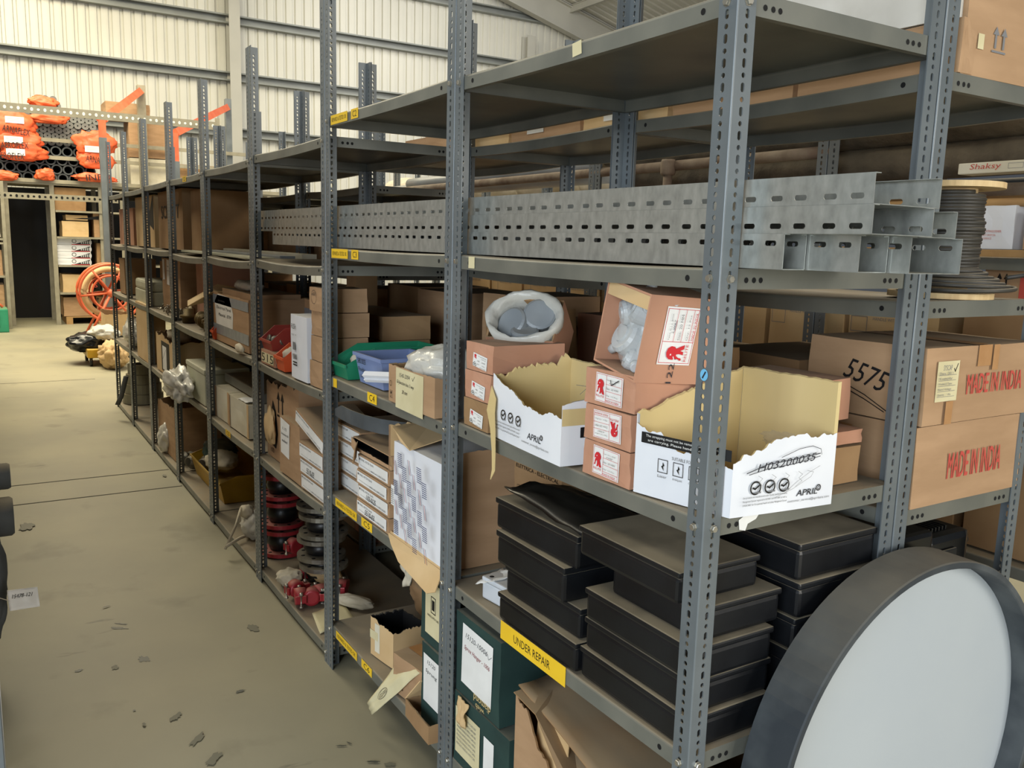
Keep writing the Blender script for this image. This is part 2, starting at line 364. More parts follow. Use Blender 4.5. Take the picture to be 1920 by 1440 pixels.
# gable rafter in the wall plane, sloping down to the side wall, and the roof over it
mb = MB(); a = Vector((XW+.35, 2.0, 9.7)); b = Vector((XW+.35, 16.0, 6.05))
def beam(mb, a, b, w, h, m):
    d = (b-a).normalized(); s = Vector((1, 0, 0)) if abs(d.x) < .9 else Vector((0, 1, 0)); n = d.cross(s).normalized(); s = n.cross(d)
    for (ws, hs, off) in ((w, .02, h/2), (w, .02, -h/2), (.02, h, 0)):
        vs = [p+s*x+n*(y+off) for p in (a, b) for x, y in ((-ws/2,-hs/2),(ws/2,-hs/2),(ws/2,hs/2),(-ws/2,hs/2))]
        mb.add(vs, [(0,1,2,3),(4,5,6,7),(0,1,5,4),(1,2,6,5),(2,3,7,6),(3,0,4,7)], m)
beam(mb, a, b, .22, .6, COLM); struct(mb.build('trim_13'))
def roof_sheet():
    mb = MB(); xs = []; x = XW-.2
    while x < 2: xs += [(x, 0), (x+.04, 0), (x+.06, .04), (x+.13, .04), (x+.15, 0)]; x += .25
    vs = []; fs = []
    for x, q in xs: vs += [(x, 2.0, 10.1+q), (x, 16.0, 6.45+q)]
    for i in range(len(xs)-1): fs.append((2*i, 2*i+2, 2*i+3, 2*i+1))
    mb.add(vs, fs, WALLR); o = mb.build('ceiling'); solid(o, .01); return struct(o)
roof_sheet()
mb = MB()
for yy in (4.5, 6, 7.5, 9, 10.5, 12): 
    z = 10.1-(yy-2)*.2607; beam(mb, Vector((XW, yy, z-.12)), Vector((2, yy, z-.12)), .08, .16, COLM)
struct(mb.build('trim_14'))
# ================================================================== slotted angle shelving
PITCHZ = .0183
def post_mesh(L, holes=True, name='post'):
    fl = .040; th = .0025; mb = MB(); n = int((L-.01)/PITCHZ) if holes else 0
    def flange(to3):
        hx = .022
        zs = [i*PITCHZ for i in range(n+1)]
        if not holes:
            pass
        for i in range(n):
            z0 = i*PITCHZ; zc = z0+PITCHZ/2; obl = i % 2 == 0
            rr = .0042; half = .0032 if obl else 0.; N_ = 12; ring = []; outer = []
            for k in range(N_):
                q = 2*math.pi*(k+.5)/N_; cx, cz = math.cos(q), math.sin(q)
                ring.append((hx+rr*cx, zc+rr*cz+(half if cz > 0 else -half)))
                sx = (fl-hx if cx > 0 else hx-th)/abs(cx); sz = (PITCHZ/2)/abs(cz); s_ = min(sx, sz)
                outer.append([hx+s_*cx, zc+s_*cz])
            # snap four outer points to the corners
            for (qx, qz) in ((th, z0), (fl, z0), (fl, z0+PITCHZ), (th, z0+PITCHZ)):
                j = min(range(N_), key=lambda t: (outer[t][0]-qx)**2+(outer[t][1]-qz)**2*4); outer[j] = [qx, qz]
            vs = [to3(p[0], p[1], 0) for p in outer]+[to3(p[0], p[1], 0) for p in ring]+[to3(p[0], p[1], th) for p in outer]+[to3(p[0], p[1], th) for p in ring]
            fs = []
            for k in range(N_):
                l = (k+1) % N_
                fs += [(k, l, N_+l, N_+k), (2*N_+k, 3*N_+k, 3*N_+l, 2*N_+l), (N_+k, N_+l, 3*N_+l, 3*N_+k)]
            mb.add(vs, fs, STEEL)
        z1 = n*PITCHZ
        vs = [to3(th, z1, 0), to3(fl, z1, 0), to3(fl, L, 0), to3(th, L, 0), to3(th, z1, th), to3(fl, z1, th), to3(fl, L, th), to3(th, L, th)]
        mb.add(vs, [(0,1,2,3),(4,5,6,7),(1,2,6,5),(2,3,7,6)], STEEL)
        vs = [to3(fl, 0, 0), to3(fl, z1, 0), to3(fl, z1, th), to3(fl, 0, th)]; mb.add(vs, [(0,1,2,3)], STEEL)
    flange(lambda a, z, t: Vector((a, t, z)))
    flange(lambda a, z, t: Vector((t, a, z)))
    # rounded outer corner
    vs = []; K = 4
    for z in (0, L):
        for k in range(K+1):
            q = math.pi+math.pi/2*k/K; vs.append((.0035+.0035*math.cos(q), .0035+.0035*math.sin(q), z))
    vs = []
    for z in (0, L):
        for k in range(K+1):
            q = math.pi+math.pi/2*k/K; vs.append(Vector((.0028+.0028*math.cos(q), .0028+.0028*math.sin(q), z)))
    mb.add(vs, [(k, k+1, K+2+k, K+1+k) for k in range(K)], STEEL, True)
    mb.keep = True
    o = mb.build(name); me = o.data; bpy.data.objects.remove(o); return me
POST = {2.33: post_mesh(2.33), 2.45: post_mesh(2.45)}
def add_post(parent, x, y, rot, L=2.33):
    o = bpy.data.objects.new('post', POST[L]); link(o, parent); o.location = (x, y, 0); o.rotation_euler = (0, 0, rot); return o
_sh = {}
def shelf_mesh(w, d, lip=.034, sag=0., rr=.006):
    key = (round(w, 4), round(d, 4), lip, sag)
    if key in _sh: return _sh[key]
    # cross-section from front inner lip over the top to the back inner lip, swept along x
    prof = [(.014, -lip), (0, -lip)]
    for k in range(5): q = math.pi-math.pi/2*k/4; prof.append((rr+rr*math.cos(q), -rr+rr*math.sin(q)))
    for k in range(5): q = math.pi/2-math.pi/2*k/4; prof.append((d-rr+rr*math.cos(q), -rr+rr*math.sin(q)))
    prof += [(d, -lip), (d-.014, -lip)]
    nx = 14; vs = []; fs = []; P = len(prof)
    for i in range(nx+1):
        t = i/nx; x = t*w; s_ = -sag*(1-(2*t-1)**2)
        for (py, pz) in prof: vs.append((x, py, pz+s_*(1 if pz > -.0001 else 1)))
    for i in range(nx):
        for k in range(P-1): fs.append((i*P+k, (i+1)*P+k, (i+1)*P+k+1, i*P+k+1))
    mb = MB(); mb.add(vs, fs, SHELF)
    for x in (0, w):   # folded end lips
        xi = .014 if x == 0 else w-.014
        mb.add([(x, 0, -lip), (x, d, -lip), (x, d-rr, 0), (x, rr, 0), (xi, .01, -lip), (xi, d-.01, -lip)], [(0, 1, 2, 3), (0, 1, 5, 4)], SHELF)
    z = -lip/2-.002
    for x in (.075, w-.075):
        N_ = 10
        for yy in (-.0006, ):
            mb.add([(x+.0055*math.cos(2*math.pi*k/N_), yy, z+.0055*math.sin(2*math.pi*k/N_)) for k in range(N_)], [tuple(range(N_))], HOLE)
    for x in (-.0006, w+.0006):
        for y in (.06, .078, .094, d-.06, d-.078, d-.094):
            mb.add([(x, y+.005*math.cos(2*math.pi*k/8), z+.005*math.sin(2*math.pi*k/8)) for k in range(8)], [tuple(range(8))], HOLE)
    mb.keep = True
    o = mb.build('shelf'); me = o.data; bpy.data.objects.remove(o)
    for p in me.polygons: p.use_smooth = False
    _sh[key] = me; return me
mb = MB(); mb.lathe([(0, .0055), (.0052, .0055), (.006, .0045), (.006, 0), (.0075, 0), (.0075, -.001), (0, -.001)], BOLT, Matrix.Rotation(math.pi/2, 4, 'X'), n=6, smooth=False)
_b = mb.build('bolt'); BOLTM = _b.data; bpy.data.objects.remove(_b)
def unit(x0, x1, y0, y1, zs, label, L=2.33, group=None, sag=0., bolts=True, front_sag=None):
    """one shelving unit: four angle posts, a shelf at every height in zs"""
    t = thing('shelving_unit', label, 'shelving unit', (x0, y0, 0), group=group); w = x1-x0; d = y1-y0
    add_post(t, 0, 0, 0, L); add_post(t, w, 0, math.pi/2, L); add_post(t, w, d, math.pi, L); add_post(t, 0, d, -math.pi/2, L)
    out = []
    for i, z in enumerate(zs):
        s = sag if not isinstance(sag, (list, tuple)) else sag[i]
        o = bpy.data.objects.new('shelf', shelf_mesh(w-.008, d-.008, sag=s)); link(o, t); o.location = (.004, .004, z); out.append(o)
        if bolts:
            for bx in (.022, w-.022):
                b = bpy.data.objects.new('bolt', BOLTM); link(b, t); b.location = (bx, -.001, z-.017)
            if x1 < -.1: continue
            b = bpy.data.objects.new('bolt', BOLTM); link(b, t); b.location = (w+.001, .022, z-.017); b.rotation_euler = (0, 0, math.pi/2)
    return t, out
ZS = {0: [.17, .66, 1.099, 1.521, 1.947], 1: [.17, .663, 1.083, 1.521, 1.951],
      2: [.06, .592, 1.017, 1.46, 1.892], 3: [.055, .597, 1.018, 1.449, 1.882], 4: [.055, .62, 1.024, 1.44, 1.876],
      5: [.055, .625, 1.04, 1.456, 1.878], 6: [.055, .625, 1.04, 1.456, 1.87], 7: [.055, .625, 1.04, 1.456, 1.87]}
UL = ['grey slotted-angle shelving unit at the near end, under the metal trays', 'grey shelving unit with yellow C2 to C6 stickers on its shelves',
      'grey shelving unit holding the red flanged joints on its bottom shelf', 'grey shelving unit with the taped carton and handwritten note hanging',
      'grey shelving unit with the beige enclosure box on its lower middle shelf', 'grey shelving unit with small metal clips heaped on its middle shelf',
      'grey shelving unit second from the far end of the aisle row', 'grey shelving unit at the far end of the aisle row']
UNITS = []
for k in range(8):
    sag = .004 if k < 2 else [.006, .008, .008, .012, .006]
    UNITS.append(unit(-(k+1)*W+.0015, -k*W-.0015, 0, D-.002, ZS[k], UL[k], 2.45 if k < 2 else 2.33, 'shelving units along the aisle', sag, bolts=k < 5))
def ystick(unit_i, shelf_i, x, w, txt, zc=-.017, h=.03, peel=None):
    par = UNITS[unit_i][1][shelf_i]
    items = [('rect', x, zc-h/2, w, h, YEL)]
    if txt: k_ = .86 if len(txt) > 12 else .56; q_ = .62 if len(txt) < 4 else .42; items.append(('text', txt, x+w*(.5-k_/2), zc-h*q_/2, w*k_, h*q_, BLACK))
    return decal(par, 'sticker', face_frame('front', 0, 0, 0, .0016), items, 'yellow sticker reading '+txt if txt else 'torn yellow sticker')
for si, c in ((4, 'C2'), (3, 'C3'), (1, 'C5'), (0, 'C6')):
    ystick(1, si, .045 if si > 1 else .07, .15 if si > 1 else .20, 'REPAIRED & TESTED OK'); ystick(1, si, .225 if si > 1 else .31, .06 if si > 1 else .09, c)
ystick(1, 2, .055, .035, ''); ystick(1, 2, .36, .075, 'C4', -.016, .032)
decal(UNITS[0][1][3], 'sticker', face_frame('front', 0, 0, 0, .0016), [('rect', .075, -.031, .03, .028, PAPERY)], 'torn white paper sticker')
decal(UNITS[0][1][4], 'sticker', face_frame('front', 0, 0, 0, .0016), [('rect', .48, -.031, .03, .026, PAPERY, .1)], 'torn white paper sticker')
ystick(0, 1, .27, .27, 'UNDER REPAIR', -.022, .046)
ystick(4, 4, .42, .10, 'C2'); ystick(3, 1, .35, .10, 'C5')
p0 = [c for c in UNITS[0][0].children if c.name.startswith('post')][1]
decal(p0, 'sticker', Matrix(((0,1,0,0),(1,0,0,0),(0,0,1,0),(0,0,0,1))), [], None) if False else None
zb_ = 1.345
decal(UNITS[0][0], 'sticker', Matrix(((1,0,0,UNITS[0][0].location.x*-1-.022),(0,0,-1,-.0012),(0,1,0,0),(0,0,0,1))), [('poly', [(.0+.009*math.cos(q*.4), zb_+.010*math.sin(q*.4)) for q in range(16)], BLUEST), ('line', [(-.003, zb_-.005), (.003, zb_+.005)], .003, INK)], 'small blue round sticker')
decal(UNITS[0][1][2], 'sticker', face_frame('right', W-.011, 0, 0, .0015), [('poly', [(.085, -.030), (.10, -.034), (.105, -.022), (.125, -.016), (.135, -.004), (.10, -.004), (.082, -.012)], PAPER)], 'scraped remains of a white sticker')
# second row, back to back with the first
ZR2 = [.2, .60, 1.035, 1.462, 1.895]
UN2 = []
for k in range(8):
    u_ = unit(-(k+1)*W+.0015, -k*W-.0015, D+.002, D2, ZR2 if k < 3 else [.06, .55, .98, 1.40, 1.80], 'grey second-row shelving unit, %s behind the aisle row' % ['nearest, holding the cable spool,', 'next to the cable spool,', 'third from the near end,', 'fourth from the near end,', 'fifth from the near end,', 'sixth from the near end,', 'seventh from the near end,', 'farthest one,'][k], 2.33, 'shelving units of the second row', .008, bolts=False)
    UN2.append(u_)
# ================================================================== placing helpers
def _solve(axis, base, val, isu):
    w = RT - FW*((val-960)/F_PX) if isu else UP + FW*((val-720)/F_PX)
    c = sum(w[i]*(base[i]-CAM[i]) for i in range(3) if i != axis)
    return CAM[axis] - c/w[axis]
def su(axis, u, x=0, y=0, z=0): return _solve(axis, (x, y, z), u, True)
def sv(v, x, y): return _solve(2, (x, y, 0), v, False)
def clampx(a, b, k, m=.046): return max(a, -(k+1)*W+m), min(b, -k*W-m)
def FBX(u1, v1, u2, vt, z):
    """front face seen from (u1,v1) at its lower left corner, standing on height z"""
    p = onz(u1, v1, z); x2 = su(0, u2, y=p.y, z=z+.05); return p.x, x2, p.y, sv(vt, p.x, p.y)-z
def FSX(u1, u2, vt, y, z):
    x1 = su(0, u1, y=y, z=z+.03); x2 = su(0, u2, y=y, z=z+.03); return x1, x2, y, sv(vt, x1, y)-z
def wob_box(w, d, h, m, amp=.0025, be=.003, mt=None, seed=None):
    bm = bmesh.new(); bmesh.ops.create_cube(bm, size=1)
    for v in bm.verts: v.co = Vector(((v.co.x+.5)*w, (v.co.y+.5)*d, (v.co.z+.5)*h))
    bmesh.ops.subdivide_edges(bm, edges=bm.edges[:], cuts=2, use_grid_fill=True)
    r = random.Random(seed if seed is not None else int(w*9973+d*773+h*5171))
    for v in bm.verts:
        k = amp
        inner = all(abs(a) > 1e-4 and abs(a-b) > 1e-4 for a, b in ((v.co.x, w), (v.co.y, d)))
        v.co.x += (r.random()-.5)*k; v.co.y += (r.random()-.5)*k
        if v.co.z > 1e-4: v.co.z += (r.random()-1)*k*.6
    mb = MB(); bm.verts.index_update(); mb.add([v.co.copy() for v in bm.verts], [[v.index for v in f.verts] for f in bm.faces], m); bm.free(); return mb
def face_items(root, w, d, h, deco, frames=None):
    for dc in deco or []:
        nm, face, items = dc[:3]; lab = dc[3] if len(dc) > 3 else None
        ww = w if face in ('front', 'top') else d
        its = items(ww, h if face != 'top' else d) if callable(items) else items
        decal(root, nm, (frames or {}).get(face) or face_frame(face, w, d, h, .0022), its, lab)
def carton(label, x1, x2, y, z, h, d, m=KRAFT, rz=0, group=None, deco=None, tape=True, rot=None, name='cardboard_box', cat='box', flap=True, amp=.0035):
    w = x2-x1; t = thing(name, label, cat, (x1, y, z+.0010), rz, group, rot)
    wob_box(w, d, h, m, amp).build('body', t)
    if tape:
        mb = MB(); tw = min(.05, d*.3)
        for a, b, c, e in ((.004, d/2-tw/2, w-.004, d/2+tw/2),):
            mb.add([(a, b, h+.0006), (c, b, h+.0006), (c, e, h+.0006), (a, e, h+.0006)], [(0, 1, 2, 3)], TAPE)
        mb.add([(w+.0024, d/2-tw/2, h), (w+.0024, d/2+tw/2, h), (w+.0024, d/2+tw/2, h*.72), (w+.0024, d/2-tw/2, h*.72)], [(0, 1, 2, 3)], TAPE)
        mb.keep = True; mb.build('tape', t)
    face_items(t, w, d, h, deco); return t
def jag(a, b, n, amp, seed):
    from mathutils import noise
    r = random.Random(seed); o = r.random()*90; out = []
    for i in range(n+1):
        e = min(1, i/3, (n-i)/3); t = i/n
        out.append(a+(b-a)*t+e*amp*.8*(1.5*noise.noise(Vector((o+t*5, 0, 0)))+.9*noise.noise(Vector((o+t*17, 3, 0)))+.35*(r.random()-.5)))
    return out
def open_carton(label, x1, x2, y, z, d, hs, mo, mi, rz=0, seed=1, group=None, deco=None, th=.004, name='open_cardboard_box', cat='box', amp=.012, flaps=(), rot=None, corners=None):
    """open box: hs = wall heights (front, right, back, left) as (start, end) pairs going round; torn upper edges"""
    w = x2-x1; t = thing(name, label, cat, (x1, y, z+.0010), rz, group, rot)
    cs = list(corners or [(0, 0), (w, 0), (w, d), (0, d)]); cs.append(cs[0]); mb = MB(); n = 44
    for k in range(4):
        (ax, ay), (bx, by) = cs[k], cs[k+1]; dx, dy = bx-ax, by-ay; L = math.hypot(dx, dy); nx, ny = dy/L, -dx/L
        h0, h1 = hs[k][:2]; am = hs[k][2] if len(hs[k]) > 2 else amp
        top = jag(h0, h1, n, am, seed*7+k)
        if len(hs[k]) > 3: top = [q+hs[k][3]*(math.sin(math.pi*i/n)**2) for i, q in enumerate(top)]
        vo = []; vi = []
        for i in range(n+1):
            q = i/n; px, py = ax+dx*q, ay+dy*q; bow = .0015*math.sin(math.pi*q)
            vo += [(px+nx*bow, py+ny*bow, 0), (px+nx*bow, py+ny*bow, top[i])]
            # inner skin stays clear of the neighbouring walls
            qx, qy = ax+dx*min(max(q, th/L), 1-th/L), ay+dy*min(max(q, th/L), 1-th/L)
            vi += [(qx-nx*th, qy-ny*th, th), (qx-nx*th, qy-ny*th, max(top[i]-.002, .01))]
        fo = [(2*i, 2*i+2, 2*i+3, 2*i+1) for i in range(n)]
        mb.add(vo, fo, mo); mb.add(vi, [f[::-1] for f in fo], mi)
        cap = vo+vi; o = 2*(n+1); mb.add(cap, [(2*i+1, 2*i+3, o+2*i+3, o+2*i+1) for i in range(n)], mi)
        mb.add([cap[0], cap[1], cap[o+1], cap[o]], [(0, 1, 2, 3)], mi)
    mb.add([(p[0], p[1], 0) for p in cs[:4]], [(0,3,2,1)], mo); mb.add([(p[0]+(th if i in (0, 3) else -th), p[1]+(th if i < 2 else -th), th) for i, p in enumerate(cs[:4])], [(0,1,2,3)], mi)
    mb.keep = True; mb.build('body', t)
    hm = hs[0][0]
    for nm, pts, m in flaps:
        f = MB(); 
        f.add([Vector(p) for p in pts], [tuple(range(len(pts)))], m); o = f.build(nm, t); solid(o, .003)
    fr = None
    if corners:
        fr = {}
        for nm, (p, q) in (('front', (cs[0], cs[1])), ('right', (cs[1], cs[2]))):
            ux = Vector((q[0]-p[0], q[1]-p[1], 0)).normalized(); nn = ux.cross(Vector((0, 0, 1))); m_ = Matrix((ux, Vector((0, 0, 1)), nn)).transposed().to_4x4(); m_.translation = Vector((p[0], p[1], 0))+nn*.0028; fr[nm] = m_
    face_items(t, w, d, hm, deco, fr); return t
def blob(label, c, r, m, name, cat, amp=.3, seed=1, sub=4, freq=3., group=None, parent=None, flat=True, rz=0):
    bm = bmesh.new(); bmesh.ops.create_icosphere(bm, subdivisions=sub, radius=1); rr = random.Random(seed)
    from mathutils import noise
    off = Vector((rr.random()*50, rr.random()*50, rr.random()*50))
    for v in bm.verts:
        n = noise.fractal(v.co*freq*.5+off, 1., 2., 4); q = 1-abs(noise.noise(v.co*freq+off))*1.2
        v.co = v.co*(1+amp*.55*n+amp*.35*(q-.5)); v.co = Vector((v.co.x*r[0], v.co.y*r[1], max(v.co.z*r[2], -r[2]*.92)+r[2]*.92))
    mb = MB(); bm.verts.index_update(); mb.add([v.co.copy() for v in bm.verts], [[v.index for v in f.verts] for f in bm.faces], m, True); bm.free()
    o = mb.build(name, parent); o.location = Vector(c)+Vector((0, 0, .0012)); o.rotation_euler = (0, 0, rz)
    return tag(o, label, cat, group) if label else o
def sheet(label, pts, m, name, cat, wav=.004, n=10, seed=1, parent=None, th=.0006, deco=None, group=None):
    """a soft sheet between four corners (bl, br, tr, tl), slightly crumpled"""
    from mathutils import noise
    bl, br, tr, tl = [Vector(p) for p in pts]; nn = (br-bl).cross(tl-bl).normalized(); mb = MB(); vs = []; fs = []
    for j in range(n+1):
        for i in range(n+1):
            s, t = i/n, j/n; p = (bl*(1-s)+br*s)*(1-t)+(tl*(1-s)+tr*s)*t
            p = p+nn*wav*noise.noise(Vector((s*3+seed*7.3, t*3, seed)))*2; vs.append(p)
    for j in range(n):
        for i in range(n): a = j*(n+1)+i; fs.append((a, a+1, a+n+2, a+n+1))
    mb.add(vs, fs, m, True); o = mb.build(name, parent); solid(o, th, 0)
    return tag(o, label, cat, group) if label else o
# ------------------------------------------------------------------ printed marks
ELE = [(.05,.60),(.08,.80),(.24,.95),(.5,1.),(.76,.93),(.9,.74),(.86,.54),(.74,.46),(.84,.3),(.97,.06),(1.,0),(.74,0),(.62,.2),(.56,.02),(.36,0),(.42,.2),(.40,.40),(.30,.40),(.18,.24),(.16,.1),(.04,.06),(.0,.14),(.08,.22),(.12,.42)]
def elephant(x, y, w, h, m=None): return [('poly', [(x+p*w, y+q*h) for p, q in ELE], m or RED), ('rect', x+.32*w, y+.70*h, w*.1, h*.07, PAPER), ('rect', x+.05*w, y+.5*h, w*.22, h*.05, PAPER, .5)]
def redlabel(x, y, w, h, tick=False):
    it = [('rect', x, y, w, h, PAPER), ('frame', x+w*.03, y+h*.03, w*.94, h*.94, h*.012, RED), ('rect', x+w*.40, y+h*.03, h*.012, h*.94, RED)]
    for q in (.18, .42, .66): it.append(('rect', x+w*.40, y+h*q, w*.57, h*.01, RED))
    it += elephant(x+w*.08, y+h*.28, w*.28, h*.52)
    it += [('text', 'RELITE', x+w*.07, y+h*.17, w*.30, h*.07, RED), ('text', 'MADE IN INDIA', x+w*.44, y+h*.07, w*.48, h*.07, RED)]
    it += [('text', 'Type: G.I. J. BOX', x+w*.43, y+h*.80, w*.46, h*.05, GREYP), ('text', '4 WAY', x+w*.55, y+h*.70, w*.24, h*.06, GREYP), ('text', 'Size: 20 MM', x+w*.44, y+h*.50, w*.44, h*.07, GREYP), ('text', 'Qty: 12 Pcs', x+w*.44, y+h*.26, w*.44, h*.06, GREYP)]
    if tick: it.append(('line', [(x+w*.60, y+h*.85), (x+w*.64, y+h*.68), (x+w*.90, y+h*.90)], .0018, INK))
    return it
def blacklabel(x, y, w, h):
    it = [('rect', x, y, w, h, PAPER)]+elephant(x+w*.06, y+h*.60, w*.2, h*.33)
    it += [('text', 'TYPE : JUNCTION BOX', x+w*.34, y+h*.82, w*.62, h*.07, BLACK), ('text', '4 WAY / 20', x+w*.6, y+h*.70, w*.32, h*.06, BLACK), ('text', 'SIZE      20 MM', x+w*.34, y+h*.46, w*.55, h*.08, BLACK), ('text', 'QTY       12 Pcs', x+w*.34, y+h*.22, w*.55, h*.08, BLACK), ('text', 'MADE IN INDIA', x+w*.55, y+h*.05, w*.42, h*.06, BLACK)]
    for k in range(3): it.append(('ring', x+w*(.10+.08*k), y+h*(.15+.12*(k % 2)), w*.055, w*.015, BLACK, h*.1))
    return it
def turned(items, cx, cy, a):
    """a label stuck on turned by the angle a"""
    R_ = lambda p: (cx+(p[0]-cx)*math.cos(a)-(p[1]-cy)*math.sin(a), cy+(p[0]-cx)*math.sin(a)+(p[1]-cy)*math.cos(a)); out = []
    for it in items:
        if it[0] == 'rect':
            c = R_((it[1]+it[3]/2, it[2]+it[4]/2)); out.append(('rect', c[0]-it[3]/2, c[1]-it[4]/2, it[3], it[4], it[5], (it[6] if len(it) > 6 else 0)+a))
        elif it[0] == 'frame':
            _, x, y, w, h, th, m = it
            for (p, q, c_, d_) in ((x, y, w, th), (x, y+h-th, w, th), (x, y, th, h), (x+w-th, y, th, h)): 
                c = R_((p+c_/2, q+d_/2)); out.append(('rect', c[0]-c_/2, c[1]-d_/2, c_, d_, m, a))
        elif it[0] == 'text':
            c = R_((it[2]+it[4]/2, it[3]+it[5]/2)); op = dict(it[7]) if len(it) > 7 else {}; op['rot'] = op.get('rot', 0)+a
            out.append(('text', it[1], c[0]-it[4]/2, c[1]-it[5]/2, it[4], it[5], it[6], op))
        elif it[0] == 'poly': out.append(('poly', [R_(p) for p in it[1]], it[2]))
        elif it[0] == 'line': out.append(('line', [R_(p) for p in it[1]], it[2], it[3]))
        elif it[0] == 'ring': c = R_((it[1], it[2])); out.append(('ring', c[0], c[1])+tuple(it[3:]))
    return out
def arrows_up(x, y, w, h, m=BLACK):
    it = [('rect', x, y, w, h*.08, m)]
    for k in (.22, .78):
        cx = x+w*k; it += [('rect', cx-w*.07, y+h*.16, w*.14, h*.55, m), ('poly', [(cx-w*.22, y+h*.68), (cx+w*.22, y+h*.68), (cx, y+h)], m)]
    return it
def fragile(x, y, s, m=BLACK):
    return [('frame', x, y, s, s*1.2, s*.05, m), ('poly', [(x+s*.25, y+s), (x+s*.75, y+s), (x+s*.62, y+s*.6), (x+s*.38, y+s*.6)], m), ('rect', x+s*.47, y+s*.3, s*.06, s*.35, m), ('rect', x+s*.3, y+s*.2, s*.4, s*.08, m)]
def hand(s, x, y, w, h, m=INK, rot=0): return ('text', s, x, y, w, h, m, {'shear': .25, 'rot': rot, 'bold': -.004})
# ================================================================== nearest bay, shelf with the paper cartons (height 1.099)
zs = ZS[0][2]
hR = .0
x1, x2, y, hh = FBX(868, 796, 926, 638, zs); hh = .0465*3
z = zs
for k, (top, lab) in enumerate((('bottom', 'bottom one of the three'), ('middle', 'middle one of the three'), ('top', 'top one of the three'))):
    h_ = (sv(638, x1, y+.004)-zs)/3
    w_ = .125
    carton('small reddish-brown carton, %s stacked at the left post' % lab, x1-.006+.004*k, x1-.006+.004*k+w_, y+.006, z, h_-.001, .21, KRAFTR if k else KRAFTD, rz=-.02+.02*k, group='small cartons with elephant labels, left stack', tape=False,
        deco=[('sticker', 'front', turned(blacklabel(.035, .009, .066, .033), .066, .026, -.12), 'white sticker with red elephant and black print')])
    z += h_
zRA = z
# tilted grey fittings box with a plastic bag, lying on the left stack
def fittings_disc(mb, c, r, m, up=(0, 0, 1)):
    pass
t = open_carton('tilted open carton lined with a milky bag of round grey lids', x1+.03, x1+.21, .10, zRA+.006, .13, ((.13, .13, .002), (.13, .13, .002), (.13, .13, .002), (.13, .13, .002)), KRAFTR, KRAFTD, rot=(math.radians(62), math.radians(0), math.radians(28)), name='open_cardboard_box')
t.rotation_euler = (math.radians(48), 0, math.radians(38))
t.location = ony(985, 600, .17) - t.rotation_euler.to_matrix() @ Vector((.09, .065, .125))
bg = MB(); prof = [(.0, .02), (.05, .03), (.075, .09), (.082, .13), (.090, .150), (.100, .148), (.104, .13), (.098, .10)]
from mathutils import noise
vs = []; fs = []; n = 40; kk = len(prof)
for i in range(n):
    a_ = 2*math.pi*i/n
    for j, (r_, z_) in enumerate(prof):
        q = 1+.10*noise.noise(Vector((math.cos(a_)*3, math.sin(a_)*3, j*.5))); e = 1.0 if j > 1 else .9
        rx = r_*q*(1.0+.0*math.cos(a_)); vs.append((.09+rx*math.cos(a_)*1.0, .065+rx*math.sin(a_)*.80, z_+.012*noise.noise(Vector((a_*2.2, j, 3)))))
for i in range(n):
    for j in range(kk-1): fs.append((i*kk+j, ((i+1) % n)*kk+j, ((i+1) % n)*kk+j+1, i*kk+j+1))
bg.add(vs, fs, FILMW, True); bg.build('plastic_bag', t)
for i, (cx, cy, rr_, tx, ty) in enumerate(((.12, .09, .042, .3, .2), (.055, .06, .042, -.3, .2), (.095, .03, .036, .1, -.5))):
    mb = MB(); M_ = Matrix.Translation((cx, cy, .115)) @ Matrix.Rotation(tx, 4, 'Y') @ Matrix.Rotation(ty, 4, 'X')
    mb.lathe([(0, .010), (rr_-.006, .012), (rr_, .008), (rr_, -.012), (rr_-.003, -.014)], GREYPL, M_, n=28, smooth=False)
    o = mb.build('round_lid', t)
# reddish boxes at the back
carton('plain reddish carton at the back of the shelf, upper of two', -.62, -.40, .33, zs+.155, .075, .15, KRAFTD, tape=False)
carton('reddish carton with elephant sticker at the back, under a plain one', -.63, -.39, .33, zs+.075, .078, .15, KRAFTD, tape=False, deco=[('sticker', 'front', blacklabel(.10, .015, .11, .05))])
carton('lowest reddish carton at the back of the shelf, half hidden', -.64, -.385, .33, zs, .073, .15, KRAFTR, tape=False)
# white paper cartons, torn open
def april(w, h, right=True):
    it = [('rect', .004, h*.62, w-.008, h*.30, WHCARD)] if False else []
    it += [('text', 'APRIL', w*.56, h*.19, w*.19, h*.085, BLACK, {'shear': .2, 'bold': .008}), ('ring', w*.755, h*.275, .006, .002, BLACK), ('ring', w*.755, h*.275, .003, .001, BLACK), ('text', 'customer_service@aprilasia.com', w*.48, h*.105, w*.38, h*.045, GREYP)]
    for k in range(3):
        cx = w*(.19+.12*k); it += [('ring', cx, h*.38, .0125, .003, BLACK), ('line', [(cx-.006, h*.385), (cx-.001, h*.365), (cx+.007, h*.41)], .003, BLACK), ('rect', cx-.001, h*.335-.004, .013, .003, GREYP)]
    for k, s_ in enumerate(('Our products are manufactured under Quality and Environmental', 'Management Systems registered to ISO9001 and ISO14001, as well as', 'OHSAS18001 for Occupational Health and safety Management System')): it.append(('text', s_, w*.08, h*(.245-.05*k), w*.38, h*.032, BLACK))
    return it
def lowf(items): return lambda w, h: items(w, h)
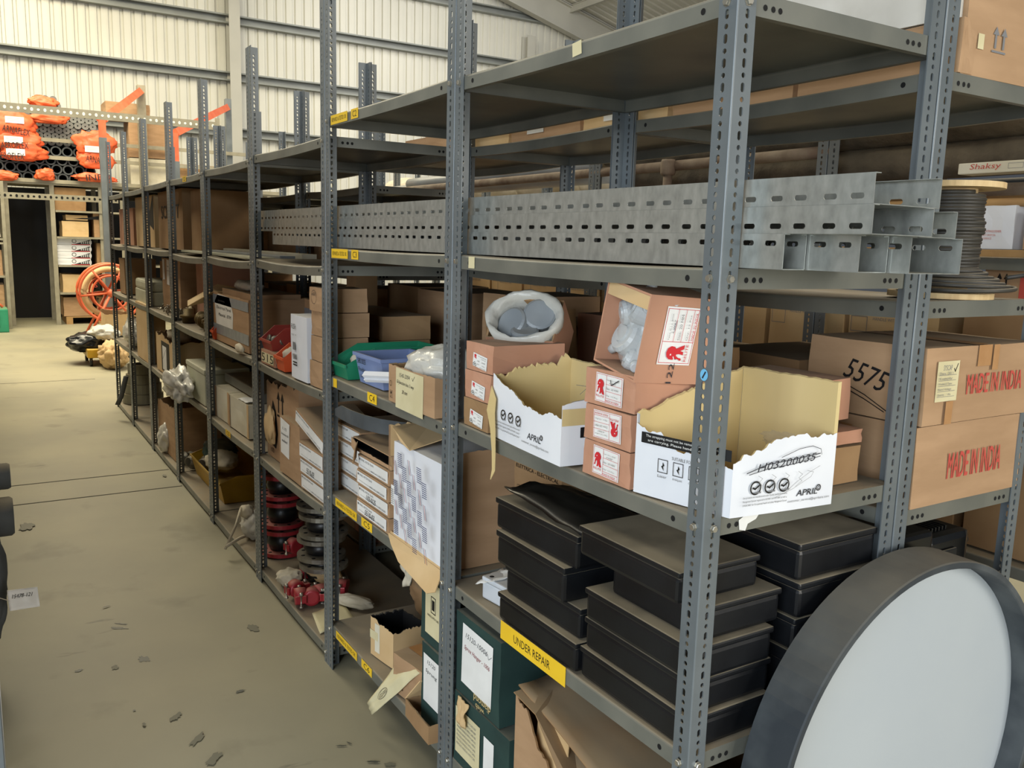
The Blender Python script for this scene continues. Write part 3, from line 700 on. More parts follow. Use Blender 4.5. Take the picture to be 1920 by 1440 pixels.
A = open_carton('torn-open white paper carton beside the small stack of three, yellow strip hanging', -.715, -.400, .004, zs, .215, ((.150, .100, .012, -.022), (.128, .175, .005), (.178, .178, .002), (.178, .150, .02)), WHCARD, KRAFTY, rz=math.radians(-4), seed=3,
    deco=[('printed_marks', 'front', lambda w, h: april(w, .16), 'black APRIL print'), ('printed_marks', 'right', lambda w, h: [('rect', .0, .085, .21, .035, KRAFTY), ('rect', .045, .058, .14, .022, BLACK), ('text', 'The strapping must', .07, .070, .10, .006, PAPER), ('text', 'not be removed', .085, .061, .08, .006, PAPER), ('line', [(.03, .17), (.06, .165), (.04, .15)], .001, GREYP), ('line', [(.02, .135), (.07, .14), (.1, .15)], .001, GREYP)])])
st = MB()
pts = [(.000, -.004, .120), (.012, -.008, .095), (.006, -.010, .06), (.020, -.010, .02), (.030, -.011, -.03), (.034, -.012, -.075), (.026, -.014, -.10)]; wd = [.004, .036, .045, .030, .022, .018, .002]
vs = []
for (p, q) in zip(pts, wd): vs += [(p[0]-q*.4, p[1], p[2]), (p[0]+q*.6, p[1]-.002, p[2])]
st.add(vs, [(2*i, 2*i+1, 2*i+3, 2*i+2) for i in range(len(pts)-1)], KRAFTY); o = st.build('torn_strip', A); solid(o, .0015)
hB_front = .16
xB = -.192
B = open_carton('torn-open white paper carton on the shelf corner, crossed-out pen number', xB, .026, .004, zs, .26, ((.132, .085, .01, -.008), (.095, .132, .012, .022), (.225, .225, .002), (.225, .15, .012)), WHCARD, KRAFTY, seed=9, corners=[(0, 0), (.203, .043), (.226, .276), (.006, .262)],
    deco=[('printed_marks', 'front', lambda w, h: [('rect', .015, .098, .19, .020, BLACK), ('text', 'The strapping must not be removed before carrying', .025, .109, .16, .006, PAPER), ('text', 'are carrying. Please handle with care', .03, .101, .14, .006, PAPER), ('text', 'SUITABLE FOR:', .085, .078, .045, .006, GREYP)]+sum([[('frame', .055+.034*k, .050, .022, .025, .0012, BLACK), ('poly', [(.066+.034*k, .070), (.070+.034*k, .064), (.067+.034*k, .062), (.069+.034*k, .054), (.063+.034*k, .062), (.066+.034*k, .064)], BLACK) if k != 2 else ('ring', .066+.034*k, .062, .006, .0015, BLACK), ('text', ('Laser', 'Inkjet', 'Copier', 'Plain Fax')[k], .056+.034*k, .041, .02, .005, GREYP)] for k in range(4)], []), 'black print and icons'),
          ('printed_marks', 'right', lambda w, h: april(w, .13)+[('text', 'H03200035', .05, .083, .13, .014, INK, {'shear': .4, 'rot': .08}), ('line', [(.025, .078), (.07, .09), (.13, .094), (.19, .10)], .0016, INK), ('line', [(.03, .075), (.07, .082), (.13, .086), (.19, .095)], .0012, INK), ('line', [(.10, .10), (.14, .112), (.17, .115), (.19, .108), (.193, .098)], .001, INK)]+[('line', [(.05+.03*k, .072), (.06+.03*k, .066), (.052+.03*k, .060), (.06+.03*k, .054), (.045+.03*k, .045)], .0006, GREYP) for k in range(4)]+[('line', [(.11, .035), (.14, .055), (.17, .07), (.19, .078)], .0006, GREYP), ('line', [(.09, .03), (.13, .042), (.17, .06), (.175, .068), (.16, .072)], .0006, GREYP)], 'black APRIL print and pen marks')])
# stack of three reddish cartons with red labels
xc1, xc2, yc, _ = FBX(1092.5, 885, 1184, 820, zs)
ht = (sv(686, xc1, yc)-zs)/3; z = zs
for k, wd_ in enumerate(('bottom', 'middle, label upside down,', 'top, pen tick on its label,')):
    w = xc2-xc1-.004; its = redlabel(w*.24, ht*.10, w*.56, ht*.78, k == 2)
    if k == 1: its = turned(redlabel(w*.22, ht*.12, w*.6, ht*.76), w*.52, ht*.5, math.pi)
    carton('reddish carton with red elephant label, %s in the stack of three between the white cartons' % wd_ if k != 1 else 'reddish carton with upside-down elephant label, middle of stack between white cartons' , xc1, xc2-.004, yc, z, ht-.001, .24, KRAFTR, rz=(.0, -.015, .012)[k], group='cartons with red elephant labels, middle stack', tape=False, deco=[('sticker', 'front', turned(its, w*.5, ht*.5, (-.03, .02, -.03)[k]), 'white sticker with red elephant')]) if k != 2 else \
    carton('reddish carton with pen tick on elephant label, top of stack between white cartons', xc1-.002, xc2-.002, yc, z, ht-.001, .24, KRAFTR, rz=.012, group='cartons with red elephant labels, middle stack', tape=False, deco=[('sticker', 'front', turned(its, w*.5, ht*.5, -.03), 'white sticker with red elephant')])
    if k == 0: pass
    z += ht
for o in COL.objects:
    if o.get('label', '').startswith('reddish carton with red elephant label, bottom'): o['label'] = 'reddish carton with red elephant label, bottom of stack between white cartons'
zC = z
# tilted open box full of bagged grey junction boxes; opening faces the aisle
def fitting_box():
    w, hgt, dep = .148, .166, .16
    t = thing('open_cardboard_box', 'tilted reddish box full of bagged grey round junction boxes, on the middle stack', 'box', (xc1+.004, yc+.012, zC+.012), 0, rot=(math.radians(-4), math.radians(9), math.radians(-6)))
    mb = MB(); th = .004
    for a, b in (((0,0,0),(w,dep,th)), ((0,0,hgt-th),(w,dep,hgt)), ((0,dep-th,th),(w,dep,hgt-th))): mb.box(a, b, KRAFTR)
    mb.box((0,0,th),(th,dep-th,hgt-th), KRAFTR); mb.box((w-th,0,th),(w,dep-th,hgt-th), KRAFTR)
    mb.box((th+.0005,.001,hgt-.03),(w-th-.0005,.004,hgt-th-.0005), KRAFTL)
    mb.build('body', t)
    face_items(t, w, dep, hgt, [('sticker', 'right', turned(redlabel(-.03, .045, .105, .075), .075-.03, .0825, math.pi/2) if False else turned(redlabel(.022, .055, .11, .075), .077, .0925, math.pi/2), 'white sticker with red elephant, on its side'), ('printed_marks', 'right', [('text', '1221', .05, .02, .05, .012, INK, {'rot': 1.57})])])
    r = random.Random(4)
    for i, (cx, cz, rr_) in enumerate(((.070, .128, .037), (.116, .112, .033), (.042, .058, .036), (.108, .048, .036), (.030, .108, .026), (.075, .085, .030), (.074, .022, .022))):
        mb = MB(); M_ = Matrix.Translation((cx, .045+.02*(i % 2), cz)) @ Matrix.Rotation(math.pi/2+r.uniform(-.5, .5), 4, 'X') @ Matrix.Rotation(r.uniform(-.6, .6), 4, 'Y')
        mb.lathe([(0, .022), (rr_*.45, .022), (rr_*.5, .018), (rr_*.86, .019), (rr_, .012), (rr_, -.015), (0, -.016)], GREYLT, M_, n=22, smooth=False)
        for k in range(2):
            mb.lathe([(.008, 0), (.010, .002), (.010, .02), (.007, .02)], GREYLT, M_ @ Matrix.Rotation(k*math.pi*.6+i, 4, 'Z') @ Matrix.Translation((rr_*.9, 0, 0)) @ Matrix.Rotation(math.pi/2, 4, 'Y'), n=12)
        mb.build('junction_box', t)
    b_ = blob(None, (.074, .045, .004), (.064, .030, .080), FILM, 'plastic_bag', None, .10, 5, 4, 6, parent=t)
fitting_box()
# reddish carton behind the corner carton, on top of another with film
carton('low reddish carton under the dusty one behind the corner carton', -.25, -.05, .295, zs, .075, .17, KRAFTD, tape=False)
blob('crumpled clear film spilling from under the dusty reddish carton', (-.075, .29, zs+.077), (.07, .035, .020), FILM, 'plastic_film', 'plastic', .4, 3, 4, 5)
carton('open-ended reddish carton sandwiched behind the corner carton', -.26, -.055, .335, zs+.0775, .028, .14, KRAFTR, tape=False)
carton('dusty reddish carton with elephant sticker behind the front corner post', -.285, -.080, .292, zs+.119, .085, .17, KRAFTR, rz=.05, deco=[('sticker', 'front', turned(redlabel(.075, .010, .085, .06), .12, .04, math.pi))], tape=False)
# ================================================================== cable trays on the 1.52 shelves
def tray(x0, x1, y0, wdt, z, h=.062, seed=0, pitch=.10, slot_z=.32, flip=False):
    """perforated steel channel: two slotted walls, a base and small inward lips"""
    t = .0012; mb = MB(); L = x1-x0; n = round(L/pitch); pitch = L/n
    def wall(yo):
        zc = slot_z*h; sw, shh = .020, .0043
        K = 6
        for i in range(n):
            a = i*pitch; b = a+pitch if i < n-1 else L; 
            for cx in ((a+pitch*.27, a+pitch*.73)):
                l, r_ = (a, a+pitch/2) if cx < a+pitch/2 else (a+pitch/2, b)
                hw = .0118; ring = []
                for k in range(12):
                    q = 2*math.pi*(k+.5)/12; ring.append((cx+(hw-shh if math.cos(q) > 0 else -(hw-shh))+shh*math.cos(q), zc+shh*math.sin(q)))
                outer = [((r_ if math.cos(2*math.pi*(k+.5)/12) > 0 else l) if k in (0, 11, 5, 6, 1, 10, 4, 7) else ring[k][0], (h if math.sin(2*math.pi*(k+.5)/12) > 0 else 0) if k in (1, 2, 3, 4, 7, 8, 9, 10) else ring[k][1]) for k in range(12)]
                vs = [(p[0], yo, p[1]) for p in outer]+[(p[0], yo, p[1]) for p in ring]
                mb.add(vs, [(k, (k+1) % 12, 12+(k+1) % 12, 12+k) for k in range(12)], GALV)
    wall(0); wall(wdt)
    mb.add([(0,0,0),(L,0,0),(L,wdt,0),(0,wdt,0)], [(0,1,2,3)], GALV)
    for a, b in ((0, .012), (wdt-.012, wdt)): mb.add([(0,a,h),(L,a,h),(L,b,h),(0,b,h)], [(0,1,2,3)], GALV)
    mb.keep = True
    o = mb.build('cable_tray'); solid(o, t, 0); o.location = (x0, y0, z); o.rotation_euler = (0, 0, 0); return o
zt = ZS[0][3]+.0020
TR = [(-2.62, .085, .045, .050, 0, .054, 'front one of the bottom layer, ending just past the post'), (-2.50, .180, .100, .066, 0, .054, 'middle one of the bottom layer, open end showing'),
      (-2.60, .215, .172, .130, 0, .054, 'bottom layer nearest the cable spool'),
      (-2.86, .236, .047, .140, 1, .0405, 'front one of the middle layer'), (-2.7, .205, .205, .092, 1, .0405, 'rear one of the middle layer, by the back post'),
      (-2.86, .232, .050, .155, 2, .0425, 'single one on top of the stack')]
zl = [0, .0552, .0970]
for i, (a, b, yy, ww, lay, h_, s_) in enumerate(TR):
    o = tray(a, b, yy, ww, zt+zl[lay], h_, slot_z=.74 if lay == 0 else .27); tag(o, 'long galvanised perforated cable tray, '+s_, 'cable tray', 'cable trays stacked across three bays')
# ================================================================== black plastic boxes (height .66)
def blackbox(label, x1, x2, y, z, h, d, rz=0, lid=True, rot=None):
    w = x2-x1; t = thing('plastic_box', label, 'box', (x1, y, z+.0010), rz, 'black plastic boxes stacked at the near end', rot)
    mb = MB(); mb.box((.003, .003, 0), (w-.003, d-.003, h*.80), BLKPL, be=.008); mb.build('body', t)
    mb = MB(); mb.box((0, 0, h*.80), (w, d, h-.0008), BLKPL, be=.004); mb.build('lid', t)
    return t
z6 = ZS[0][1]
def bstack(specs, y, d, where, z=z6):
    for i, (u1, u2, vt, yo, rz) in enumerate(specs):
        x1, x2, _, h = FSX(u1, u2, vt, y+yo, z); 
        blackbox('dusty black plastic box, %s' % where[i], x1, x2, y+yo, z, h, d, rz); z += h+.0004
    return z
zA = bstack([(932, 1078, 1108, .0, 0), (946, 1085, 1057, .012, .01), (929, 1058, 992, -.002, -.012), (928, 1079, 931, .004, .012)], .002, .20,
    ['bottom of the left front stack, behind the yellow sticker', 'second from the bottom in the left front stack', 'third up in the left front stack, sticking out left', 'fourth up in the left front stack, under the wrinkled lid'])
H = [.066, .066, .066, .066, .062]; z = z6
wh = ['bottom of the corner stack beside the front post', 'second up in the corner stack beside the front post', 'third up in the corner stack, light dusty top', 'fourth up in the corner stack, set back', 'top of the corner stack, its end hanging over']
for i, (a, b, yy) in enumerate(((-.345, -.014, .010), (-.338, -.020, .014), (-.333, -.014, .008), (-.285, -.025, .035), (-.352, -.052, .000))):
    blackbox('dusty black plastic box, '+wh[i], a, b, yy, z, H[i], .205, 0); z += H[i]+.0004
z = z6
for i, (a, b, h_, d_) in enumerate(((-.33, -.012, .136, .225), (-.32, -.008, .066, .24), (-.33, -.004, .072, .235), (-.34, -.010, .075, .23))):
    blackbox('dusty black plastic box, %s' % ['tall one at the bottom of the rear end stack', 'second up in the rear end stack', 'third up in the rear end stack, near the back post', 'top of the rear end stack, near the back post'][i], a, b, .262, z, h_, d_); z += h_+.0004
z = z6
for i in range(4):
    blackbox('dusty black plastic box, %s level of the hidden rear left stack' % ['lowest', 'second', 'third', 'top'][i], -.66+.01*(i % 2), -.36, .27, z, .072, .2); z += .0725
# wrinkled black lid on the left stack
mb = MB(); n = 12; vs = []; fs = []
for j in range(n+1):
    for i in range(n+1):
        s, t_ = i/n, j/n; vs.append((-.655+.315*s+.01*t_, .006+.20*t_, zA+.008+.028*(1-s)*(1-t_)+.012*noise.noise(Vector((s*4, t_*4, 2)))+.010*math.sin(math.pi*t_)))
for j in range(n):
    for i in range(n): a = j*(n+1)+i; fs.append((a, a+1, a+n+2, a+n+1))
mb.add(vs, fs, BLKGL, True); o = mb.build('wrinkled_sheet'); solid(o, .003); tag(o, 'loose wrinkled glossy black lid lying on the left front stack', 'lid')
# printed brown cartons behind, with blue lids between
z = z6
for i in range(3):
    h_ = .096 if i < 2 else .105
    carton('brown carton printed ELETTRICA - ELECTRICAL, %s of three behind the white device' % ['bottom', 'middle', 'top'][i], -.905, -.685, .19, z, h_, .25, KRAFTD, tape=False, group='brown electrical cartons left of the black boxes',
       deco=[('printed_marks', 'front', [('text', 'ELETTRICA - ELECTRICAL', .01, h_-.02, .2, .010, BLACK)]+fragile(.05, .012, .022)+fragile(.02, .012, .022))]); z += h_+.001
    if i < 2:
        mb = MB(); mb.box((-.905, .19, z), (-.69, .43, z+.010), BLUESK); tag(mb.build('blue_pad'), 'thin dark blue pad under the %s brown electrical carton' % ('middle', 'top')[i], 'pad', 'blue pads between the electrical cartons'); z += .0105
t = thing('junction_box', 'small white enclosure with paper on top, beside the black boxes', 'electrical box', (-.790, .030, z6), .12)
mb = MB(); mb.box((0, 0, 0), (.10, .09, .045), SPRING, be=.005); mb.build('body', t)
mb = MB(); mb.box((-.001, -.001, .0455), (.101, .091, .058), SPRING, be=.004); mb.lathe([(0, .0585), (.006, .0585), (.006, .058)], HOLE, Matrix.Translation((.02, .015, 0)), n=12); mb.build('lid', t)
sheet('small curled white paper lying on the white enclosure', [(-.80, .015, z6+.035), (-.735, .03, z6+.062), (-.74, .11, z6+.063), (-.81, .10, z6+.061)], PAPER, 'paper_sheet', 'paper', .004, seed=4)
# ================================================================== nearest bay, bottom shelf: green cartons
z0 = ZS[0][0]
def gdeco(txt, up=False):
    return txt
x1 = -.885
gh1 = .235
carton('lower dark green carton at the near post, printed leaflet stuck on its side', -.880, -.60, .006, z0, .20, .27, GREENC, tape=False,
    deco=[('paper_sheet', 'front', [('rect', .16, .05, .05, .10, PAPER)], 'narrow white leaflet'), ('paper_sheet', 'front', [('rect', .01, .03, .13, .13, PAPERY)]+[('text', 'FRAGILE HANDLE WITH CARE KEEP DRY STORE FLAT'[:30-k], .02, .14-.012*k, .10, .006, GREYP) for k in range(8)], 'pale printed leaflet'), ('printed_marks', 'right', [('rect', .02, .02, .22, .14, TEALC), ('text', 'diamond', .04, .10, .17, .035, KRAFTY, {'bold': .01}), ('text', 'wieb', .06, .05, .09, .03, KRAFTY, {'bold': .01})])])
carton('dark green carton with big handwritten sheet, under the nearest black-box shelf', -.880, -.655, .008, z0+.202, .225, .27, GREENC, tape=False,
    deco=[('paper_sheet', 'front', [('rect', .035, .035, .155, .165, PAPER, -.03), hand('15120-10006', .055, .165, .11, .014, INK, -.05), ('line', [(.165, .172), (.172, .158), (.187, .170)], .0012, INK), hand('Sprox Hanger - 1006', .048, .128, .13, .016, INKR, -.05)], 'handwritten sheet'),
          ('printed_marks', 'front', turned([('text', 'diamond', .10, .008, .085, .020, KRAFTY, {'bold': .01}), ('text', 'wieb', .13, .030, .045, .014, KRAFTY, {'bold': .01})], .143, .022, math.pi), 'upside-down cream lettering')])
sheet('frayed brown card scrap poking out between the two green cartons', [(-.85, -.006, z0+.13), (-.80, -.008, z0+.13), (-.79, -.006, z0+.20), (-.84, -.004, z0+.205)], KRAFTL, 'card_scrap', 'cardboard', .006, seed=2, th=.003)
t = open_carton('torn brown carton full of folded card, right of the green cartons', -.585, -.30, .010, z0, .26, ((.335, .20, .02, -.05), (.20, .30, .02), (.33, .33, .005), (.33, .335, .01)), KRAFT, KRAFTD, seed=21, flaps=[('card_divider', [(.06, .012, .05), (.19, .012, .05), (.18, .03, .30), (.06, .03, .32)], KRAFTL), ('card_divider', [(.15, .05, .04), (.26, .05, .04), (.25, .08, .26), (.15, .08, .27)], KRAFT), ('flap', [(.0, -.006, .335), (.10, -.01, .33), (.20, -.014, .25), (.27, .0, .205), (.27, .14, .26), (.0, .14, .345)], KRAFTD)])
mb = MB(); mb.box((-.425, .03, z0+.10), (-.36, .12, z0+.21), BLUESK, be=.01); o = mb.build('blue_tub'); tag(o, 'deep blue plastic tub inside the torn brown carton', 'tub')
mb = MB()
for k in range(4): mb.tube([(-.39+.018*k, .012+.02*math.sin(q*.5), z0+.235-.018*k-.03*(q/5)) for q in range(6)], .006, WHCARD, n=6)
tag(mb.build('white_hose'), 'ribbed white hose end beside the blue tub in the torn carton', 'hose')
carton('teal carton with frayed rim at the bottom corner, printed diamond', -.290, -.03, .014, z0, .205, .26, TEALC, tape=False, deco=[('printed_marks', 'front', [('text', 'diamond', .02, .145, .12, .03, KRAFTY, {'bold': .01}), ('text', 'wieb', .03, .11, .06, .024, KRAFTY, {'bold': .01}), ('rect', .03, .02, .2, .08, PAPERY)])])
sheet('dusty dark board covering the cartons under the yellow sticker shelf', [(-.59, .02, z0+.348), (-.02, .03, z0+.215), (-.02, .27, z0+.235), (-.59, .29, z0+.36)], KRAFTD, 'cardboard_sheet', 'cardboard', .004, seed=9, th=.004) 
# ================================================================== second bay (C stickers)
b1 = ZS[1]
# bottom shelf C6
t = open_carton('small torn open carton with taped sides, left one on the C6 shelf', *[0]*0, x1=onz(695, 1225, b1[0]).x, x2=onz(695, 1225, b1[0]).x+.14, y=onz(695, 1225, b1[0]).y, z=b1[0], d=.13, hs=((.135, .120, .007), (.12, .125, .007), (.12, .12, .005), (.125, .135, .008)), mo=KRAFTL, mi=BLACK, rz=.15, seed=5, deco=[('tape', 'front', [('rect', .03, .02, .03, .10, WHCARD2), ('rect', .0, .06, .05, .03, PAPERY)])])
t = carton('crumpled brown carton beside the small torn one on the C6 shelf', 0, .17, 0, b1[0], .125, .15, KRAFT, rz=.12, deco=[('printed_marks', 'front', fragile(.03, .02, .03))]); t.location = onz(737, 1292, b1[0])
tp = onz(737, 1292, b1[0])
sheet('pale paper strip with circled number hanging off the C6 shelf', [(-1.44, -.055, .045), (-1.405, -.06, .035), (-1.12, .06, .235), (-1.14, .055, .275)], PAPERY, 'paper_strip', 'paper', .006, seed=3) if False else None
a0 = ony(385+600-985+685, 1300, -.01) if False else None
def quad_px(ps, ys): return [ony(p[0], p[1], y) for p, y in zip(ps, ys)]
q = quad_px([(688, 1318), (698, 1340), (788, 1262), (756, 1228)], [-.03, -.03, .03, .03])
o = sheet('pale paper strip with circled U22/003 hanging off the C6 shelf', [q[0], q[1], q[2], q[3]], PAPERY, 'paper_strip', 'paper', .004, seed=3)
qq = (q[2]+q[3]-q[0]-q[1]).normalized(); ww_ = (q[3]-q[0]-(q[2]-q[1])); 
cen = (q[0]+q[1])*.32+(q[2]+q[3])*.18; yv = Vector((0, 0, 1)).cross(qq).normalized(); nv = Vector((0, -1, 0)); upv = nv.cross(qq).normalized()
M_ = Matrix((qq, upv, nv)).transposed().to_4x4(); M_.translation = cen+Vector((0, -.006, 0))
decal(o, 'printed_marks', M_, [('ring', .0, .0, .032, .0015, INK, .012), hand('U22/003', -.025, -.006, .05, .010)])
x_ = onz(760, 1342, b1[0])
t = open_carton('small tipped open carton with raised flaps, by the post on the C6 shelf', x_.x, x_.x+.17, x_.y, b1[0], .11, ((.055, .055, .002), (.055, .055, .002), (.055, .055, .002), (.055, .055, .002)), KRAFTD, KRAFTD, rz=-.05, flaps=[('flap', [(.0, .105, .055), (.17, .105, .055), (.17, .08, .105), (.0, .07, .11)], KRAFTL), ('flap', [(-.002, .0, .055), (-.002, .11, .055), (.04, .10, .12), (.035, .03, .12)], KRAFTL)])
# green cartons at the right end of the bay
gx = su(0, 790, y=.01, z=.3); xe = -W-.045
z = b1[0]
carton('green carton with hanger note on its front, right end of the C6 shelf', gx-.005, xe, .014, z, .245, .30, GREENC, tape=False, deco=[('paper_sheet', 'front', [('rect', .015, .07, xe-gx-.02, .145, PAPER), hand('15120', .04, .19, .05, .012), hand('Sprung', .03, .16, .07, .014)], 'handwritten sheet')])
carton('green carton with pale transport label above the hanger-note carton', gx-.025, xe, .02, z+.246, .215, .30, GREENC, tape=False, deco=[('sticker', 'front', [('rect', .03, .03, .11, .16, PAPERY), ('frame', .065, .10, .03, .05, .003, BLACK), ('rect', .072, .11, .016, .03, BLACK), ('text', 'HANDLE WITH CARE', .045, .085, .07, .007, BLACK)], 'pale transport label')])
q = quad_px([(757, 1100), (772, 1098), (768, 1052), (752, 1050)], [.05]*4); sheet('white cloth tag dangling beside the green cartons', q, CLOTH, 'cloth_tag', 'cloth', .008, seed=5)
# shelf C5
z5 = b1[1]
def flatbox(label, x1, x2, y, z, h, d, mark, rz=0, group='white-labelled flat cartons on the C5 shelf'):
    w = x2-x1
    its = [('rect', .008, .006, w-.016, h-.012, PAPER), ('rect', .014, h-.018, .007, .007, BLACK), ('text', 'PANEL METER 96x96', .026, h-.018, w*.42, .007, GREYP), ('text', 'SERIES CLASS 1.5 INPUT 5A 50Hz', w*.45, .012, w*.46, .005, GREYP), ('line', [(w*.1, .016), (w*.9, .011)], .0008, GREYP)]
    if mark: its.append(hand(mark, w*.30, h*.22, w*.30, h*.36))
    return carton(label, x1, x2, y, z, h, d, KRAFT, rz, group, [('sticker', 'front', its, 'white printed label')], tape=False)
xa, xb = su(0, 634, y=.06, z=.75), su(0, 672, y=.06, z=.75)
z = z5
for i in range(4): h_ = .058; flatbox('flat carton with white label, %s in the set-back stack beside the post' % ['lowest', 'second', 'third', 'highest'][i], xa-.05, xb-.004, .07, z, h_, .25, None); z += h_+.001
xa, xb = su(0, 668, y=.004, z=.75), su(0, 727, y=.004, z=.75)
z = z5
for i, mk in enumerate(('5510-03', '1/03-0125', '', '')):
    flatbox('flat white-labelled carton, %s in the front stack on the C5 shelf' % ['lowest, numbered 5510-03,', 'second, numbered 1/03-0125,', 'third', 'highest'][i], xa+.004*(i % 2), xb-.002, .006+.004*(i % 2), z, .049, .24, mk); z += .050
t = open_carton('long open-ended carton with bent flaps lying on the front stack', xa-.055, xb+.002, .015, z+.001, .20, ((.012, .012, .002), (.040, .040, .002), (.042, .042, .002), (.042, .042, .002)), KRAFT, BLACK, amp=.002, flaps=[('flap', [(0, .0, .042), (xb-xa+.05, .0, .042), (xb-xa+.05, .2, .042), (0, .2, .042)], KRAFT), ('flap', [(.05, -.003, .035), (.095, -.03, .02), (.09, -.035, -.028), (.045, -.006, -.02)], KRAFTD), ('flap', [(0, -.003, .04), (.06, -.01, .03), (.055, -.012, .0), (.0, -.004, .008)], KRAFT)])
# carton with the printed panel
xa = su(0, 733, y=.02, z=.8); xe = -W-.045
t = open_carton('tall open brown carton holding the white and blue printed box', xa, xe, .012, z5, .28, ((.004, .004, .001), (.33, .33, .004), (.34, .34, .004), (.33, .34, .01)), KRAFT, KRAFTL, seed=6, flaps=[('flap', [(.0, .01, .335), (.05, -.0, .33), (.09, -.004, .31), (.17, -.01, .30), (.175, .1, .325), (0, .15, .345)], KRAFTL), ('torn_flap', [(.0, -.003, .005), (xe-xa, -.003, .005), (xe-xa+.01, -.030, -.045), (xe-xa-.03, -.036, -.062), (.14, -.030, -.04), (.06, -.018, -.014)], KRAFTL)])
pw = (xe-.008)-(xa+.032)
its = []
for i in range(8):
    for j in range(5):
        cx, cz = .022+.044*i, .030+.062*j+(.031 if i % 2 else 0)
        if cx > pw-.02 or cz > .275: continue
        if (i//2+i+j) % 2:
            for k in range(3): its.append(('line', [(cx-.010+.007*k, cz+.020), (cx+.002+.007*k, cz-.020)], .0020, (NAVY, REDP, NAVY)[k]))
        else:
            for k in range(8): its.append(('rect', cx-.015, cz-.022+.0058*k, .030, .0022, NAVY))
its.append(('rect', .07, .12, .022, .06, PAPER)); its += [('rect', .073, .125+.006*k, .016, .002, GREYP) for k in range(8)]
carton('white box printed with blue lines and red-blue stripes, inside the tall carton', xa+.032, xe-.008, .016, z5+.006, .292, .23, WHCARD, deco=[('printed_marks', 'front', its, 'blue and red stripe pattern')], tape=False)
# curved black duct piece on top
mb = MB(); vs = []; fs = []; n = 24
zc = max(z5+.248, ony(660, 795, .01).z)
path = [(-1.795, .010), (-1.72, .004), (-1.63, .003), (-1.54, .012), (-1.46, .035), (-1.39, .075), (-1.335, .135), (-1.31, .21), (-1.32, .29), (-1.37, .36), (-1.46, .41)]
pts = []
for i in range(len(path)-1):
    for k in range(4): t_ = k/4; pts.append((path[i][0]*(1-t_)+path[i+1][0]*t_, path[i][1]*(1-t_)+path[i+1][1]*t_))
pts.append(path[-1]); vs = []; fs = []
for i, (px_, py_) in enumerate(pts):
    hh2 = .048 if i > 3 else .024+.006*i
    for (dy, dz) in ((0, .0), (0, hh2), (.004, hh2), (.004, 0)): vs.append((px_-(dy if i > 20 else 0), py_+(dy if i <= 20 else 0), zc+dz))
for i in range(len(pts)-1):
    for k in range(4): fs.append((i*4+k, (i+1)*4+k, (i+1)*4+(k+1) % 4, i*4+(k+1) % 4))
fs += [(0, 1, 2, 3), tuple(len(vs)-4+q for q in range(4))]
mb.add(vs, fs, RUBBER); tag(mb.build('curved_strip'), 'curved dark grey rubber strip resting over the flat cartons under the C4 shelf', 'strip')
# shelf C4
z4 = b1[2]
z = z4
for i in range(2):
    xa_, xb_ = su(0, 622, y=.27, z=z+.05), su(0, 717, y=.27, z=z+.05)
    carton('brown carton with black-topped white label, %s of the pair behind the green bin' % ('lower', 'upper')[i], xa_, xb_, .27, z, .092, .2, KRAFTD, tape=False, group='label cartons behind the green bin', deco=[('sticker', 'front', [('rect', .06, .022, .13, .05, PAPER), ('rect', .062, .060, .126, .010, BLACK), ('ring', .09, .038, .010, .002, GREYP), ('text', 'SURFACE MOUNT LUMINAIRE', .07, .062, .08, .005, PAPER), ('text', 'PHILIPPINES', .15, .040, .03, .004, GREYP), ('text', 'TYPE  2x36W  220-240V', .105, .050, .06, .004, GREYP)], 'white label with black band')]); z += .093
mb = MB(); mb.lathe([(.035, 0), (.035, .012), (.018, .016), (.018, .035), (.014, .04), (0, .04)], GREYPL, n=20); o = mb.build('round_fitting'); o.location = (xa_+.05, .31, z); tag(o, 'round grey pipe cap standing on the upper label carton', 'fitting')
def bin_(label, M_, w, d, h, m, front=.45, taper=.012, group=None, loc=(0, 0, 0), rz=0, items=None):
    """stacking bin: low slanting front, thick rim"""
    t = thing('storage_bin', label, 'bin', loc, rz, group); mb = MB(); th = .003; hf = h*front
    o_ = [(taper, taper, 0), (w-taper, taper, 0), (w-taper, d-taper, 0), (taper, d-taper, 0)]
    T = [(0, 0, hf), (w, 0, hf), (w, d*.30, h), (w, d, h), (0, d, h), (0, d*.30, h)]
    I = [(th, th, hf), (w-th, th, hf), (w-th, d*.30, h), (w-th, d-th, h), (th, d-th, h), (th, d*.30, h)]
    B_ = [(taper+th, taper+th, th), (w-taper-th, taper+th, th), (w-taper-th, d-taper-th, th), (taper+th, d-taper-th, th)]
    vs = o_+T+I+B_
    fs = [(0,3,2,1), (0,1,5,4), (1,2,7,6,5), (2,3,8,7), (3,0,4,9,8), (16,17,18,19), (16,10,11,17), (17,11,12,13,18), (18,13,14,19), (19,14,15,10,16)]
    for k in range(6): fs.append((4+k, 4+(k+1) % 6, 10+(k+1) % 6, 10+k))
    mb.add(vs, fs, m); mb.box((-.003, -.004, hf-.010), (w+.003, .001, hf+.001), m); mb.box((-.003, d-.001, h-.010), (w+.003, d+.003, h+.001), m)
    for x in (-.003, w-.0005): mb.add([(x, d*.30, h-.010), (x+.0035, d*.30, h-.010), (x+.0035, d, h-.010), (x, d, h-.010), (x, d*.30, h+.001), (x+.0035, d*.30, h+.001), (x+.0035, d, h+.001), (x, d, h+.001)], [(0,3,2,1),(4,5,6,7),(0,1,5,4),(1,2,6,5),(2,3,7,6),(3,0,4,7)], m)
    mb.build('body', t)
    if items: decal(t, 'printed_marks', face_frame('front', w, d, h, .005), items)
    return t
p_ = onz(630, 700, z4); gx1 = su(0, 622, y=.02, z=z4+.05)
